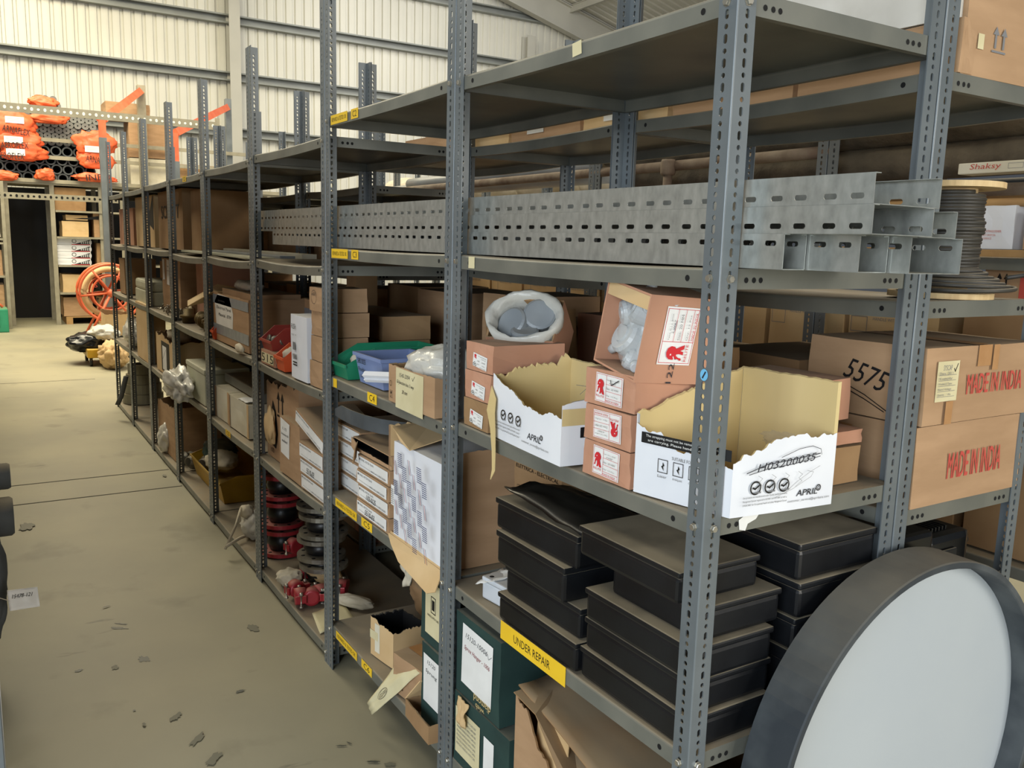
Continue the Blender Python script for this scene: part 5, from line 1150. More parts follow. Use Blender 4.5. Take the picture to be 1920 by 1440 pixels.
# ================================================================== second row contents
zi = ZR2[2]
it1 = lambda w, h: [('text', 'MADE IN INDIA', .145, h*.36, .21, h*.26, REDP, {'bold': .004}), ('rect', .035, h*.30, .075, h*.52, PAPERY), ('text', 'SYSCAP', .055, h*.70, .03, h*.07, GREYP), ('line', [(.092, h*.72), (.096, h*.68), (.104, h*.78)], .002, BLACK)]+[('rect', .04, h*(.36+.07*k), .060, .0008, GREYP) for k in range(5)]+[('text', ('Quantity  :  1 No', 'Rated Voltage', 'Model & Type', 'Supply', 'Date  2011')[k], .04, h*(.37+.07*k), .045, h*.035, GREYP) for k in range(5)]+[('rect', .225, h*.66, .022, h*.34, TAPE), ('rect', .07, 0, .025, h*.30, TAPE)]
it2 = lambda w, h: [('text', 'MADE IN INDIA', .115, h*.30, .20, h*.32, REDP, {'bold': .004})]
ya = D+.05
carton('large brown carton printed MADE IN INDIA, lower of two on the second row', -.255, -.003, ya-.0, zi, .172, .40, KRAFT, tape=False, deco=[('printed_marks', 'right', it2, 'red MADE IN INDIA print'), ('tape', 'front', [('rect', .07, .03, .03, .12, TAPE)])], group=None)
carton('large brown carton printed MADE IN INDIA with SYSCAP sticker, upper of two', -.285, -.001, ya+.004, zi+.173, .160, .40, KRAFT, deco=[('printed_marks', 'right', it1, 'red MADE IN INDIA print and sticker'), ('printed_marks', 'front', [hand('5575', .10, .065, .10, .045, BLACK, -.22), ('line', [(.06, .075), (.15, .045), (.22, .012)], .002, BLACK), ('line', [(.06, .066), (.15, .036), (.20, .016)], .002, BLACK)], 'pen number 5575')])
for k, (a, b, h_, yy) in enumerate(((-.60, -.31, .27, .05), (-.90, -.63, .24, .06))):
    carton('dark dusty-topped carton left of the MADE IN INDIA cartons, %s' % ('near one', 'far one')[k], a, b, D+yy, zi, h_, .36, KRAFTD, tape=False, group='dusty cartons in the second row')
# cable spool
sc = ony(1772, 450, .78); sx = sc.x; zsp = ZR2[3]; R_ = su(1, 1888, x=sx, z=1.70)
def rad_for(u, z):
    best = None
    for i in range(5, 400):
        r_ = i*.001; m_ = max((lambda p: 960+F_PX*((p-CAM).dot(RT))/((p-CAM).dot(FW)))(Vector((sx+r_*math.cos(t_), .78+r_*math.sin(t_), z))) for t_ in [q*.1 for q in range(63)])
        if m_ >= u: return r_
    return .14
R_ = rad_for(1888, 1.70); rc = rad_for(1836, 1.58)
t = thing('cable_spool', 'wooden cable spool wound with black cable standing on the second row', 'cable spool', (sx, .78, zsp))
hs_ = 1.705-zsp
mb = MB(); mb.lathe([(.012, 0), (rad_for(1864, zsp+.01), 0), (rad_for(1864, zsp+.01), .012), (.012, .012)], WOOD, n=48, smooth=False); mb.build('lower_flange', t)
mb = MB(); mb.lathe([(.012, hs_-.012), (R_, hs_-.012), (R_, hs_), (.012, hs_)], WOOD, n=48, smooth=False); mb.build('upper_flange', t)
mb = MB(); mb.lathe([(rc*.8, .012), (rc*.8, hs_-.012)], WOOD, n=24, cap=False); mb.build('core', t)
pts = []; turns = 24; cr = .0046
r2 = random.Random(8)
for i in range(turns*24):
    k = i/24; zz = .055+(hs_-.075)*k/turns; rr_ = rc+.0015*math.sin(k*2.1)+(.004 if 12 < k < 16 else 0); pts.append((rr_*math.cos(k*2*math.pi), rr_*math.sin(k*2*math.pi), zz))
mb = MB(); mb.tube(pts, cr, CABLE, n=7); mb.build('cable', t)
for k in range(7):
    R3 = rc+.008+.0065*k; mb = MB(); tl = r2.uniform(-.06, .06); mb.tube([(R3*math.cos(q*math.pi/20)+.004*k, R3*math.sin(q*math.pi/20)+.003*k, .058-.006*k+tl*R3*math.sin(q*math.pi/20)*.6) for q in range(40)], .0046, CABLE, n=7, closed=True); mb.build('loose_coil', t)
mb = MB(); mb.tube([(sx+.06, .93, zsp+.045), (sx+.10, 1.02, zsp+.06), (sx+.14, 1.12, zsp+.11), (sx+.2, 1.3, zsp+.19)], .005, CABLE, n=7); tag(mb.build('cable_end'), 'loose grey cable end reaching up to the right from the spool', 'cable')
# top shelf of the second row
zt2 = ZR2[4]
bx = [(-.385, -.004, .30, .10, KRAFT), (-.80, -.40, .30, .085, KRAFT), (-1.2, -.82, .32, .075, KRAFTL), (-1.62, -1.22, .3, .08, KRAFT), (-2.05, -1.64, .3, .07, KRAFTL), (-2.5, -2.07, .3, .08, KRAFT)]
for k, (a, b, d_, h_, m_) in enumerate(bx):
    carton('flat brown carton on the second row top shelf, %s from the near end' % ['first', 'second', 'third', 'fourth', 'fifth', 'sixth'][k], a, b, D+.06, zt2, h_, d_, m_, tape=False, group='flat cartons on the second row top shelf', deco=[('sticker', 'front', [('rect', .1, .02, .1, .03, PAPER)])] if k in (2, 3) else None)
mb = MB()
t = thing('foam_block', 'big dirty white polystyrene block on the brown cartons at the top right', 'packaging', (-.44, D+.055, zt2+.102))
wob_box(.425, .05, .34, STYRO, .008).build('body', t)
carton('brown carton with double arrows and a yellow code sticker, top right corner', -.30, -.012, D+.375 if False else D+.115, zt2+.102, .01, .1, KRAFT, tape=False) if False else None
t = carton('tall brown carton with double arrow mark at the top right, behind the back post', -.32, -.004, .60, zt2, .30, .235, KRAFT, deco=[('printed_marks', 'right', arrows_up(.088, .050, .048, .048, GREYP), 'arrow marks'), ('sticker', 'right', [('rect', .040, .050, .020, .028, PAPERY)], 'small yellowish sticker')]) 
for o in COL.objects:
    if o.get('label', '').startswith('flat brown carton on the second row top shelf, first'):
        for ch in o.children: ch.scale = (1, .15, 1)
    if o.get('label', '').startswith('tall brown carton with double arrow'): o.location.z = zt2
t = carton('light brown carton with a paper label on top of the arrow carton', -.28, -.01, .63, zt2+.302, .2, .2, KRAFTL, tape=False, deco=[('sticker', 'right', [('rect', .03, .03, .1, .1, PAPER)])])
carton('carton with red and blue marks past the arrow carton, top right edge', -.25, -.01, .845, zt2, .26, .14, KRAFTR, tape=False, deco=[('printed_marks', 'right', [('ring', .03, .12, .022, .022, BLUESK), ('rect', .01, .16, .03, .06, RED)])])
# machine in the second row below the MADE IN INDIA cartons
zm = ZR2[1]
carton('flat brown carton under the black motor, second row', -.42, -.012, .62, zm, .155, .36, KRAFT, tape=False)
t = thing('electric_motor', 'black electric motor lying on a brown carton behind the big round panel', 'motor', (-.20, .60, zm+.156))
mb = MB(); mb.box((0, 0, 0), (.16, .14, .20), BLKGL, be=.012); mb.build('gearbox', t)
mb = MB(); mb.box((.01, .145, .055), (.145, .31, .175), BLKGL, be=.018); mb.build('body', t)
mb = MB()
for k in range(7): mb.box((.03, .16+.013*k, .1755), (.125, .166+.013*k, .186), BLKGL, be=.001)
mb.build('cooling_fins', t)
mb = MB(); mb.box((.1455, .19, .08), (.152, .25, .14), BLKPL, be=.003); mb.build('cover_plate', t)
mb = MB(); mb.lathe([(0, 0), (.045, 0), (.045, .02), (.02, .024), (.011, .03), (.011, .09), (0, .09)], DARKM, Matrix.Translation((.08, .3105, .115)) @ Matrix.Rotation(-math.pi/2, 4, 'X'), n=20); mb.build('shaft', t)
mb = MB(); mb.lathe([(0, 0), (.03, 0), (.03, .012), (0, .014)], BLKPL, Matrix.Translation((.1605, .09, .09)) @ Matrix.Rotation(math.pi/2, 4, 'Y'), n=20); mb.build('end_cap', t)
mb = MB(); mb.lathe([(0, 0), (.10, 0), (.10, .30), (0, .30)], KRAFTL, Matrix.Translation((-.3, .80, zm+.33)) @ Matrix.Rotation(math.pi/2, 4, 'Y') , n=24); tag(mb.build('cardboard_tube'), 'fat cardboard tube lying beside the motor under the carton shelf', 'tube') if False else None
# filler cartons of the second row, seen in glimpses between the units
gl = 'brown carton glimpsed in the second row behind the aisle shelving'
r = random.Random(42)
for k in range(1, 8):
    zz_ = ZR2 if k < 3 else [.06, .55, .98, 1.40, 1.80]
    for lv in range(4):
        x = -(k+1)*W+.05
        while x < -k*W-.22:
            w_ = r.uniform(.26, .40); w_ = min(w_, -k*W-.045-x); h_ = r.uniform(.22, .34)
            if lv == 3 and k < 3: h_ = r.uniform(.10, .16)
            carton(gl, x, x+w_-.006, D+r.uniform(.05, .09), zz_[lv], h_, .34, r.choice([KRAFT, KRAFTD, KRAFTD, KRAFTR]), tape=False, group='half-hidden cartons of the second row'); x += w_
for lv, h_ in ((0, .3),): 
    for x in (-.88, -.45): carton(gl, x, x+.38, D+.06, ZR2[0], .3, .34, KRAFTD, tape=False, group='half-hidden cartons of the second row')
for x in (-.88,): carton(gl, x, x+.40, D+.06, ZR2[1], .32, .34, KRAFTD, tape=False, group='half-hidden cartons of the second row')
# ================================================================== third row: pipe and carton rack across a narrow gap
Y3 = 1.35; Z3 = [.2, .72, 1.10, 1.555, 2.02]
for k in range(4):
    u_ = unit(-(k+1)*1.25+.35, -k*1.25+.347, Y3, Y3+.6, Z3[:4], 'third-row shelving unit, %s across the narrow gap' % ['nearest one', 'second one', 'third one', 'fourth one'][k], 2.33, 'shelving units of the third row', .004, bolts=False)
mb = MB(); mb.box((-.9, Y3-.012, 1.552), (.33, Y3+.0, 1.572), PALLET, be=.002); tag(mb.build('wooden_edge'), 'pale wooden batten along the third row shelf edge', 'batten')
p1_ = ony(1838, 470, Y3); 
t = carton('white carton with faded red printing on the third row, right of the spool', su(0, 1836, y=Y3+.02, z=1.6), su(0, 1899, y=Y3+.02, z=1.6), Y3+.02, 1.573, .118, .2, WHCARD, tape=False, deco=[('printed_marks', 'front', [('text', 'FIRE EXTINGUISHER', .0, .045, .06, .006, REDP), ('text', 'DO NOT DROP ON', .0, .035, .045, .005, REDP), ('text', 'THIS SURFACE', .0, .026, .035, .005, REDP)])])
carton('brown carton with a red panel at the right edge, beside the white carton', -.26, .1, Y3+.02, 1.573, .10, .25, KRAFT, tape=False)
carton('brown carton with double arrows and red emblem below the white carton', -.36, .1, Y3+.03, 1.103+.30, .125, .3, KRAFT, tape=False, deco=[('printed_marks', 'front', arrows_up(.035, .055, .035, .05)+[('rect', .10, .02, .05, .08, REDP)])]) 
carton('plain carton carrying the arrow carton in the third row', -.40, .15, Y3+.02, 1.103, .298, .35, KRAFTD, tape=False)
for k in range(9):
    x = -.80-.33*k
    carton('yellow-brown carton in the third row, seen under the spool shelf', x, x+.31, Y3+.045, 1.103, .30, .3, KRAFTL, tape=False, group='yellow-brown cartons of the third row', deco=[('printed_marks', 'front', [('frame', .01, .2, .06, .05, .002, GREYP), ('text', 'HANDLE WITH CARE', .09, .24, .12, .01, GREYP)])])
for k in range(11):
    x = -4.35+.40*k
    carton('dark brown carton low in the third row', x, x+.37, Y3+.045, .723, .33, .35, KRAFTD, tape=False, group='dark cartons low in the third row')
def long_pipe(label, y, z, r_, x0, x1, m, cat='pipe', name='steel_pipe', grp=None, n=14, wob=0):
    mb = MB(); pts = [(x0+(x1-x0)*i/12, y+wob*noise.noise(Vector((i*.7, y, 1))), z+wob*noise.noise(Vector((i*.9, z*3, 5)))) for i in range(13)]; mb.tube(pts, r_, m, n=n); return tag(mb.build(name), label, cat, grp)
long_pipe('rusty white-flaked steel pipe with a tee, lying along the third row', Y3+.02, 1.876, .020, -4.3, -.9, RUST)
mb = MB(); mb.lathe([(.026, -.03), (.03, -.02), (.03, .02), (.026, .03)], RUST, Matrix.Translation((-1.66, Y3-.005, 1.868)), n=16); mb.lathe([(.018, -.25), (.018, -.02)], RUST, Matrix.Translation((-1.66, Y3-.005, 1.868)), n=14); tag(mb.build('pipe_tee'), 'rusty pipe tee with a stub pointing down, under the second row top shelf', 'fitting')
long_pipe('long fuzzy dust-covered insulated roll above the cable spool', Y3+.10, 1.945, .062, -2.2, .40, FOAM, 'insulated pipe', 'insulated_roll', 'dusty insulated rolls', 18, .02)
long_pipe('second dusty insulated roll, just below the upper one', Y3+.13, 1.835, .055, -2.0, .42, FOAM, 'insulated pipe', 'insulated_roll', 'dusty insulated rolls', 18, .015)
mb = MB(); xS = su(0, 1804, y=Y3, z=1.79); mb.box((xS, Y3-.02, 1.776), (.35, Y3+.05, 1.806), WHCARD2, be=.003); o = mb.build('card_strip_box'); tag(o, 'long pale carton with red lettering Shaksy, above the cable spool', 'box')
decal(o, 'printed_marks', Matrix(((1,0,0,xS+.02),(0,0,-1,Y3-.022),(0,1,0,1.780),(0,0,0,1))), [('text', 'Shaksy', .015, .003, .085, .019, REDP, {'shear': .2}), ('frame', .12, .005, .04, .014, .001, GREYP)])
for k, (y, z_, r_, m_) in enumerate(((Y3+.10, 1.74, .018, RUST), (Y3+.16, 1.72, .022, PALLET), (Y3+.2, 1.76, .02, RUBBER), (Y3+.04, 1.70, .012, PALLET))):
    long_pipe('thin dusty %s lying in the third row behind the spool flange' % ['brown pipe', 'wooden bar', 'grey hose', 'wooden lath'][k], y, z_, r_, -2.0, .4, m_, 'bar', ['steel_pipe', 'wooden_bar', 'rubber_hose', 'wooden_lath'][k])
long_pipe('pale grey plastic pipe glimpsed above the cable trays', Y3+.15, 1.93, .035, -4.4, -2.2, GREYPL)
long_pipe('second pale grey plastic pipe beyond the rusty one', Y3+.28, 1.90, .045, -5.4, -2.4, GREYPL)
for k in range(3): carton('brown carton with pen marks behind the rusty pipe', -3.3-.5*k, -2.95-.5*k, Y3+.05, 1.558, .23, .3, KRAFT, tape=False, group='cartons behind the rusty pipe')
for k in range(5): blob('white stuffed sack on the racks beyond, lying in a row', (-3.42-.8*k, 2.5, 1.85), (.33, .22, .15), CLOTH, 'stuffed_sack', 'sack', .2, 70+k, 3, 3, group='white sacks beyond the second row')
for k in range(5):
    unit(-3.8-.8*k+.0, -3.02-.8*k, 2.2, 2.8, [.3, 1.0, 1.848], 'rack unit carrying the white stuffed sacks', 2.33, 'racks under the white sacks', 0, bolts=False)
# ================================================================== the big round panel leaning at the rack end
t = thing('round_sign_panel', 'big round black-rimmed panel with frosted face standing at the rack end', 'round panel', (.020, .525, .128))
R_ = .42; M_ = Matrix.Translation((0, 0, R_)) @ Matrix.Rotation(math.pi/2, 4, 'Y'); N_ = 96
mb = MB(); mb.lathe([(R_, 0), (R_, .092), (R_-.002, .095), (R_-.013, .095), (R_-.015, .093), (R_-.015, .02), (R_-.015, 0), (R_, 0)], RIM, M_, n=N_, cap=False, smooth=False); mb.build('rim', t)
mb = MB(); mb.lathe([(0, .046), (R_-.0155, .046), (R_-.0155, .040), (0, .040)], FROST, M_, n=N_, smooth=False); mb.build('face', t)
mb = MB(); mb.lathe([(0, .002), (R_-.0155, .002), (R_-.0155, .006), (0, .006)], RIM, M_, n=N_); mb.build('back_plate', t)
mb = MB(); mb.box((.015, .33, 0), (.125, .73, .1275), PALLET, be=.003); tag(mb.build('wooden_block'), 'timber block under the big round panel, below the picture edge', 'block')
# ================================================================== far end of the aisle
XF = -15.3
t = thing('storage_rack', 'pale steel rack at the end of the aisle with pipes piled on top', 'rack', (XF, -3.2, 0))
def lbar(mb, a, b, w, m=LGSTEEL): mb.box(a, b, m)
ys = [2.66, 3.32, 4.05, 5.6, 6.9]
for k, yy in enumerate(ys):
    for dx in (0, -1.0):
        mb = MB(); mb.box((dx-.06, yy-.035, 0), (dx, yy+.035, 2.299), LGSTEEL, be=.004); mb.build('post', t)
for zz in (2.36, 2.74, 3.02):
    mb = MB(); mb.box((.0, 2.62, zz-.03), (.03, 7.2, zz+.03), LGSTEEL); mb.build('beam', t)
mb = MB(); mb.box((-1.0, 2.62, 2.30), (0, 7.2, 2.33), LGSTEEL); mb.build('deck', t)
for zz in (1.90, 1.47, 1.0, .54):
    mb = MB(); mb.box((-1.0, 3.36, zz-.03), (.02, 6.9, zz), LGSTEEL); mb.build('shelf', t)
# black panel painting in the shade of the opening under the pipe deck
mb = MB(); mb.box((XF-1.6, -4.5, 0), (XF-1.5, 4.6, 2.3), BLACK); o = mb.build('wall_painted_shade'); struct(o)

# square perforated beams in front
for nm, x_, z_, w_ in (('upper', -12.0, 3.09, .11), ('lower', -14.0, 2.06, .09)):
    mb = MB(); y0_, y1_ = -2.5, (2.0 if nm == 'upper' else .95)
    n_ = int((y1_-y0_)/.075)
    mb.box((x_-.01, y0_, z_-w_/2), (x_, y1_, z_+w_/2), LGSTEEL)
    for i in range(n_):
        c = y0_+.04+i*.075; mb.add([(x_+.002, c+.018*math.cos(q*math.pi/4), z_+(.024 if i % 2 else .016)*math.sin(q*math.pi/4)) for q in range(8)], [tuple(range(8))], HOLE if nm == 'lower' else PAPER)
    o = mb.build('perforated_beam'); tag(o, 'perforated steel angle beam crossing the aisle high up, %s one' % nm, 'beam')
for k, (x_, y_, z_) in enumerate(((-12.0, 2.0, 3.2), (-14.03, .98, 2.2), (-12.0, -2.5, 3.2), (-14.03, -2.5, 2.2))):
    mb = MB(); mb.box((x_-.03, y_-.0, 0), (x_, y_+.06, z_), LGSTEEL); tag(mb.build('upright'), 'tall steel upright carrying the %s crossing beam, %s side' % (('upper', 'lower')[k % 2], ('right', 'left')[k//2]), 'post')
# pallet, cartons on the far shelves
def fc(label, u1, u2, vb, vt, m=KRAFT, dz=None, **k):
    z_ = sv(vb, XF+.05, 0) if dz is None else dz
    y1 = su(1, u1, x=XF+.03, z=z_+.1); y2 = su(1, u2, x=XF+.03, z=z_+.1); zt_ = onx((u1+u2)/2, vt, XF+.03).z
    t = thing('cardboard_box', label, 'box', (XF-.66, y1, z_+.002)); w, d, h = .58, y2-y1-.02, zt_-z_
    wob_box(w, d, h, m, .012, .003).build('body', t); face_items(t, w, d, h, k.get('deco')); return t
mb = MB()
t = thing('pallet', 'wooden pallet under the far cartons at the end of the aisle', 'pallet', (XF-.92, .24, 0))
for k in range(5): mb.box((0+.18*k, 0, .11), (.12+.18*k, 1.1, .13), PALLET)
mb.build('deck_boards', t)
for k in range(3): mb = MB(); mb.box((0, .0+.5*k, 0), (.84, .10+.5*k, .109), PALLET); mb.build('block', t)
zl = {0: .135, 1: .541, 2: 1.001, 3: 1.471, 4: 1.901}
fc('brown carton with arrows standing on the far pallet', 121, 178, 595, 558, KRAFT, dz=.135, deco=[('printed_marks', 'right', arrows_up(.45, .2, .10, .12))])
fc('cream-topped carton with red print on the far shelf', 119, 178, 545, 515, KRAFTL, dz=.541, deco=[('printed_marks', 'right', [('text', 'PUMPS', .18, .08, .35, .07, REDP)])])
for k in range(4):
    z_ = 1.002+.112*k; y1 = su(1, 108, x=XF+.03, z=z_); y2 = su(1, 176, x=XF+.03, z=z_)
    t = thing('flat_box', 'white box with black triangle print, %s in the far pile of four' % ['lowest', 'second', 'third', 'highest'][k], 'box', (XF-.61, y1, z_+.001), group='four white flat boxes far away')
    w, d, h = .53, y2-y1-.03, .110; wob_box(w, d, h, WHCARD, .006).build('body', t)
    face_items(t, w, d, h, [('printed_marks', 'right', [('ring', d*.5, .06, .035, .012, GREYP), ('poly', [(d*.5, .01), (d*.97, .01), (d*.97, .09)], BLACK), ('rect', d*.42, .0, d*.55, .008, RED)]+[('rect', d*.7+.03*q, .02, .012, .05, WHCARD) for q in range(6)])])
fc('crumpled yellowish carton on the far shelf', 118, 170, 443, 415, KRAFTL, dz=1.471)
fc('thin printed carton lying on the crumpled yellowish one', 124, 168, 415, 403, KRAFTL, dz=1.745, deco=[('printed_marks', 'right', [('poly', [(.1, .02), (.5, .02), (.5, .08)], BLACK)])])
fc('plain upright carton at the right of the crumpled one', 178, 202, 443, 400, KRAFT, dz=1.471)
for k in range(3): fc('upright brown carton with triangle print, %s of three under the plain one' % ['left', 'middle', 'right'][k], 184+10*k, 193+10*k, 497, 456, KRAFTD, dz=1.002)
fc('dark brown carton in the shade of the far top shelf', 104, 165, 390, 352, KRAFTD, dz=1.902)
fc('brown carton low behind the orange reel', 184, 205, 595, 556, KRAFTD, dz=.01)
# boxes up on the deck at the right
for k, (y_, z_, w_, h_, m_, lb) in enumerate(((1.35, 2.34, .6, .5, WHCARD2, 'white wrapped carton'), (1.35, 2.85, .7, .62, KRAFT, 'tall brown carton'), (2.05, 2.34, .8, .45, KRAFTD, 'low brown carton with a white diamond'), (1.0, 3.48, .7, .26, KRAFT, 'arrow-marked carton on top'))):
    t = thing('cardboard_box', lb+' on the pipe deck beyond the orange beams', 'box', (XF-.7, y_, z_)); wob_box(.6, w_, h_, m_, .012).build('body', t)
    if k == 2: decal(t, 'sticker', face_frame('right', .6, w_, h_, .004), [('poly', [(.4, .05), (.55, .2), (.4, .35), (.25, .2)], PAPER)])
    if k == 3: decal(t, 'printed_marks', face_frame('right', .6, w_, h_, .004), arrows_up(.5, .05, .12, .15))
# pipes piled on the deck: hollow ones below, thick-walled insulation above
def pipe_end(label, y, z, R_, r_, m, grp, L=1.2, name='plastic_pipe'):
    mb = MB(); mb.lathe([(R_, 0), (R_, L), (r_, L), (r_, L*.05), (0, L*.05), (0, 0)], m, Matrix.Rotation(math.pi/2, 4, 'Y'), n=16, smooth=False, cap=False)
    o = mb.build(name); o.location = (XF-1.25+rnd.random()*.04, y, z); return tag(o, label, 'pipe', grp)
yP0, yP1 = onx(0, 330, XF).y-.1, onx(190, 330, XF).y
base = 2.335; rows = 0; R_ = .082
for j in range(4):
    y = yP0+(.0833 if j % 2 else 0); 
    while y < yP1-.06:
        pipe_end('black hollow pipe in the lower heap on the rack deck', y, base+R_+j*R_*1.76, R_, R_*.72, BLACKPIPE, 'black hollow pipes piled on the deck')
        y += R_*2.03
R2 = .055; zb = base+7.28*R_+R2+.006
for j in range(8):
    y = yP0+.3+(.0564 if j % 2 else 0)+.11275*(j//2)
    while y < yP1+.0-.09*j*(j > 4):
        if j < 7 or y < .5: pipe_end('grey thick-walled insulation tube in the upper heap', y, zb+j*R2*1.76-.0, R2, R2*.2, GREYPIPE, 'grey insulation tubes piled on the deck', 1.18, 'insulation_tube')
        y += .11275
# orange wrappers over the pipe heap
def wrap(label, u, v, ry, rz_, seed): 
    p = onx(u, v, XF+.12); o = blob(label, (p.x-.01, p.y, p.z-rz_*.9), (.07, ry, rz_), ORNGW, 'orange_wrapper', 'wrapper', .6, seed, 4, 3, group='orange wrappers over the pipes'); 
    return o
wl = [('top left', 15, 232, .38, .22, 1), ('upper left with white label', 30, 262, .36, .16, 2), ('centre left', 45, 285, .30, .16, 3), ('peaked one on the very top', 82, 192, .20, .09, 4), ('long flap at the upper middle', 92, 222, .26, .09, 5), ('lower left corner', 8, 330, .18, .08, 6), ('small bundle at the bottom middle', 85, 328, .14, .10, 7), ('upper right', 178, 270, .30, .18, 8), ('middle right', 180, 300, .26, .16, 9), ('bottom right', 178, 334, .30, .07, 10)]
WR = {}
for nm, u, v, a, b, sd in wl:
    WR[nm] = wrap('crumpled orange plastic wrapper, %s of the pipe heap' % nm, u, v, a, b, 80+sd)
def on_wrap(nm, u, v, dx, name, items, label):
    wr = WR[nm]; c = onx(u, v, XF+.20)-wr.location
    decal(wr, name, Matrix(((0,0,1,c.x+dx),(1,0,0,c.y-.15),(0,1,0,c.z-.05),(0,0,0,1))), items, label); solid(COL.objects[-1], .002)
for nm, u, v in (('top left', 30, 225), ('upper left with white label', 28, 262), ('centre left', 32, 285), ('upper right', 178, 280)):
    on_wrap(nm, u, v, .0, 'paper_label', [('rect', 0, 0, .26, .10, PAPER)]+[('line', [(.03, .03+.02*q), (.2, .035+.02*q)], .004, GREYP) for q in range(3)], 'white paper label')
for nm, u, v, s_, ro in (('top left', 25, 244, 'ARNAFLEX', -.15), ('upper left with white label', 22, 272, 'AEROFLEX', .05), ('centre left', 14, 292, 'AEROFLEX', 0), ('middle right', 180, 300, 'ARNAFLEX', -.1), ('bottom right', 180, 332, 'INFO', .1)):
    on_wrap(nm, u, v, .003, 'printed_lettering', [('text', s_, 0, 0, .38, .10, BLACK, {'rot': ro})], 'black lettering')
# orange cantilever frames
def orange_frame(label, pa, pb, zdown):
    t = thing('pallet_rack_arm', label, 'rack arm', (0, 0, 0)); mb = MB()
    def bar(a, b, w, m):
        d = (b-a).normalized(); s = Vector((1, 0, 0)); n = d.cross(s).normalized(); s = n.cross(d)
        vs = [p+s*x+n*y for p in (a, b) for x, y in ((-w/2,-w/2),(w/2,-w/2),(w/2,w/2),(-w/2,w/2))]; mb.add(vs, [(0,3,2,1),(4,5,6,7),(0,1,5,4),(1,2,6,5),(2,3,7,6),(3,0,4,7)], m)
    bar(pa, pb, .11, ORNGP); mb.build('arm', t); mb = MB(); bar(pa, Vector((pa.x, pa.y, zdown)), .09, ORNGP); mb.build('drop_leg', t)
    return t
pa, pb = onx(191, 226, -13), onx(262, 172, -15.2); orange_frame('orange steel arm rising to the brown post, left of the two', pa, pb, 2.9)
mb = MB(); mb.box((-15.3, onx(258, 200, -15.2).y, 0), (-15.15, onx(273, 200, -15.2).y, onx(264, 160, -15.2).z), LGSTEEL, be=.005); tag(mb.build('upright'), 'brown-grey box-section post at the end of the orange arm', 'post')
pa, pb = onx(327, 250, -12.5), onx(425, 202, -15.4); orange_frame('orange steel arm behind the aisle posts, right of the two', pa, pb, 2.6)
mb = MB(); mb.box((pa.x-.05, pa.y-.05, 0), (pa.x+.05, pa.y+.05, 2.6), STEEL); tag(mb.build('upright'), 'dark post under the right orange arm', 'post')
pa = onx(191, 226, -13); mb = MB(); mb.box((pa.x-.05, pa.y-.05, 0), (pa.x+.05, pa.y+.05, 2.9), STEEL); tag(mb.build('upright'), 'dark post under the left orange arm', 'post')
pb = onx(425, 202, -15.4); mb = MB(); mb.box((pb.x-.06, pb.y-.03, 0), (pb.x+.06, pb.y+.07, pb.z+.15), STEEL); tag(mb.build('upright'), 'dark post at the upper end of the right orange arm', 'post')
# orange hose reel
t = thing('hose_reel', 'orange spoked hose reel standing beside the far shelves', 'reel', (-12.2, 0, 0))
c = onx(205, 548, -12.2); R_ = (onx(205, 495, -12.2).z-c.z)
mb = MB()
for x_ in (-.18, .18):
    mb.tube([(x_, c.y+R_*math.cos(q*math.pi/20), c.z+R_*math.sin(q*math.pi/20)) for q in range(40)], .018, ORNGP, n=8, closed=True)
    mb.tube([(x_, c.y+R_*.6*math.cos(q*math.pi/20), c.z+R_*.6*math.sin(q*math.pi/20)) for q in range(40)], .014, ORNGP, n=8, closed=True)
mb.build('rim', t)
for k in range(6):
    a_ = k*math.pi/3+.1
    for x_ in (-.18, .18): mb = MB(); mb.tube([(x_, c.y, c.z), (x_, c.y+R_*math.cos(a_), c.z+R_*math.sin(a_))], .016, ORNGP, n=6); mb.build('spoke', t)
mb = MB(); mb.lathe([(0, -.22), (.05, -.22), (.05, .22), (0, .22)], ORNGP, Matrix.Translation((0, c.y, c.z)) @ Matrix.Rotation(math.pi/2, 4, 'Y'), n=14); mb.build('hub', t)
mb = MB(); 
for q in range(4): mb.tube([(-.12+.07*q, c.y+R_*.82*math.cos(a*math.pi/20), c.z+R_*.82*math.sin(a*math.pi/20)) for a in range(40)], .035, KRAFTL, n=8, closed=True)
mb.build('hose', t)
mb = MB(); 
for x_ in (-.2, .2): mb.tube([(x_, c.y, c.z), (x_, c.y-.35, .05), (x_, c.y-.25, .0+.02), (x_, c.y+.5, .02)], .018, ORNGP, n=6)
mb.build('stand', t)
# low trolley with a board and a black bag
t = thing('trolley', 'low yellow trolley with castors carrying cardboard and a black bag', 'trolley', (-10.4, .03, 0))
mb = MB(); mb.box((-.25, 0, .10), (.35, .42, .20), YELPL, be=.01); mb.build('deck', t)
for x_, y_ in ((-.2, .04), (.3, .04), (-.2, .38), (.3, .38)):
    mb = MB(); mb.lathe([(0, -.015), (.045, -.015), (.045, .015), (0, .015)], BLKPL, Matrix.Translation((x_, y_, .046)) @ Matrix.Rotation(math.pi/2, 4, 'X'), n=14); mb.box((x_-.02, y_-.02, .092), (x_+.02, y_+.02, .1), DARKM); mb.build('castor', t)
c = onx(157, 643, -10.4); blob('shiny black bin bag slumped on the trolley end', (c.x, c.y+.08, c.z-.10), (.25, .26, .12), WRAPBK, 'bin_bag', 'bag', .35, 91, 4, 3)
q = [onx(178, 645, -10.2), onx(222, 672, -10.2), onx(222, 640, -10.2), onx(190, 626, -10.2)]
sheet('sloping brown cardboard sheet beside the black bag', [q[0], q[1], q[2]+Vector((-.3, 0, 0)), q[3]+Vector((-.3, 0, 0))], KRAFTD, 'cardboard_sheet', 'cardboard', .02, seed=3, th=.006)
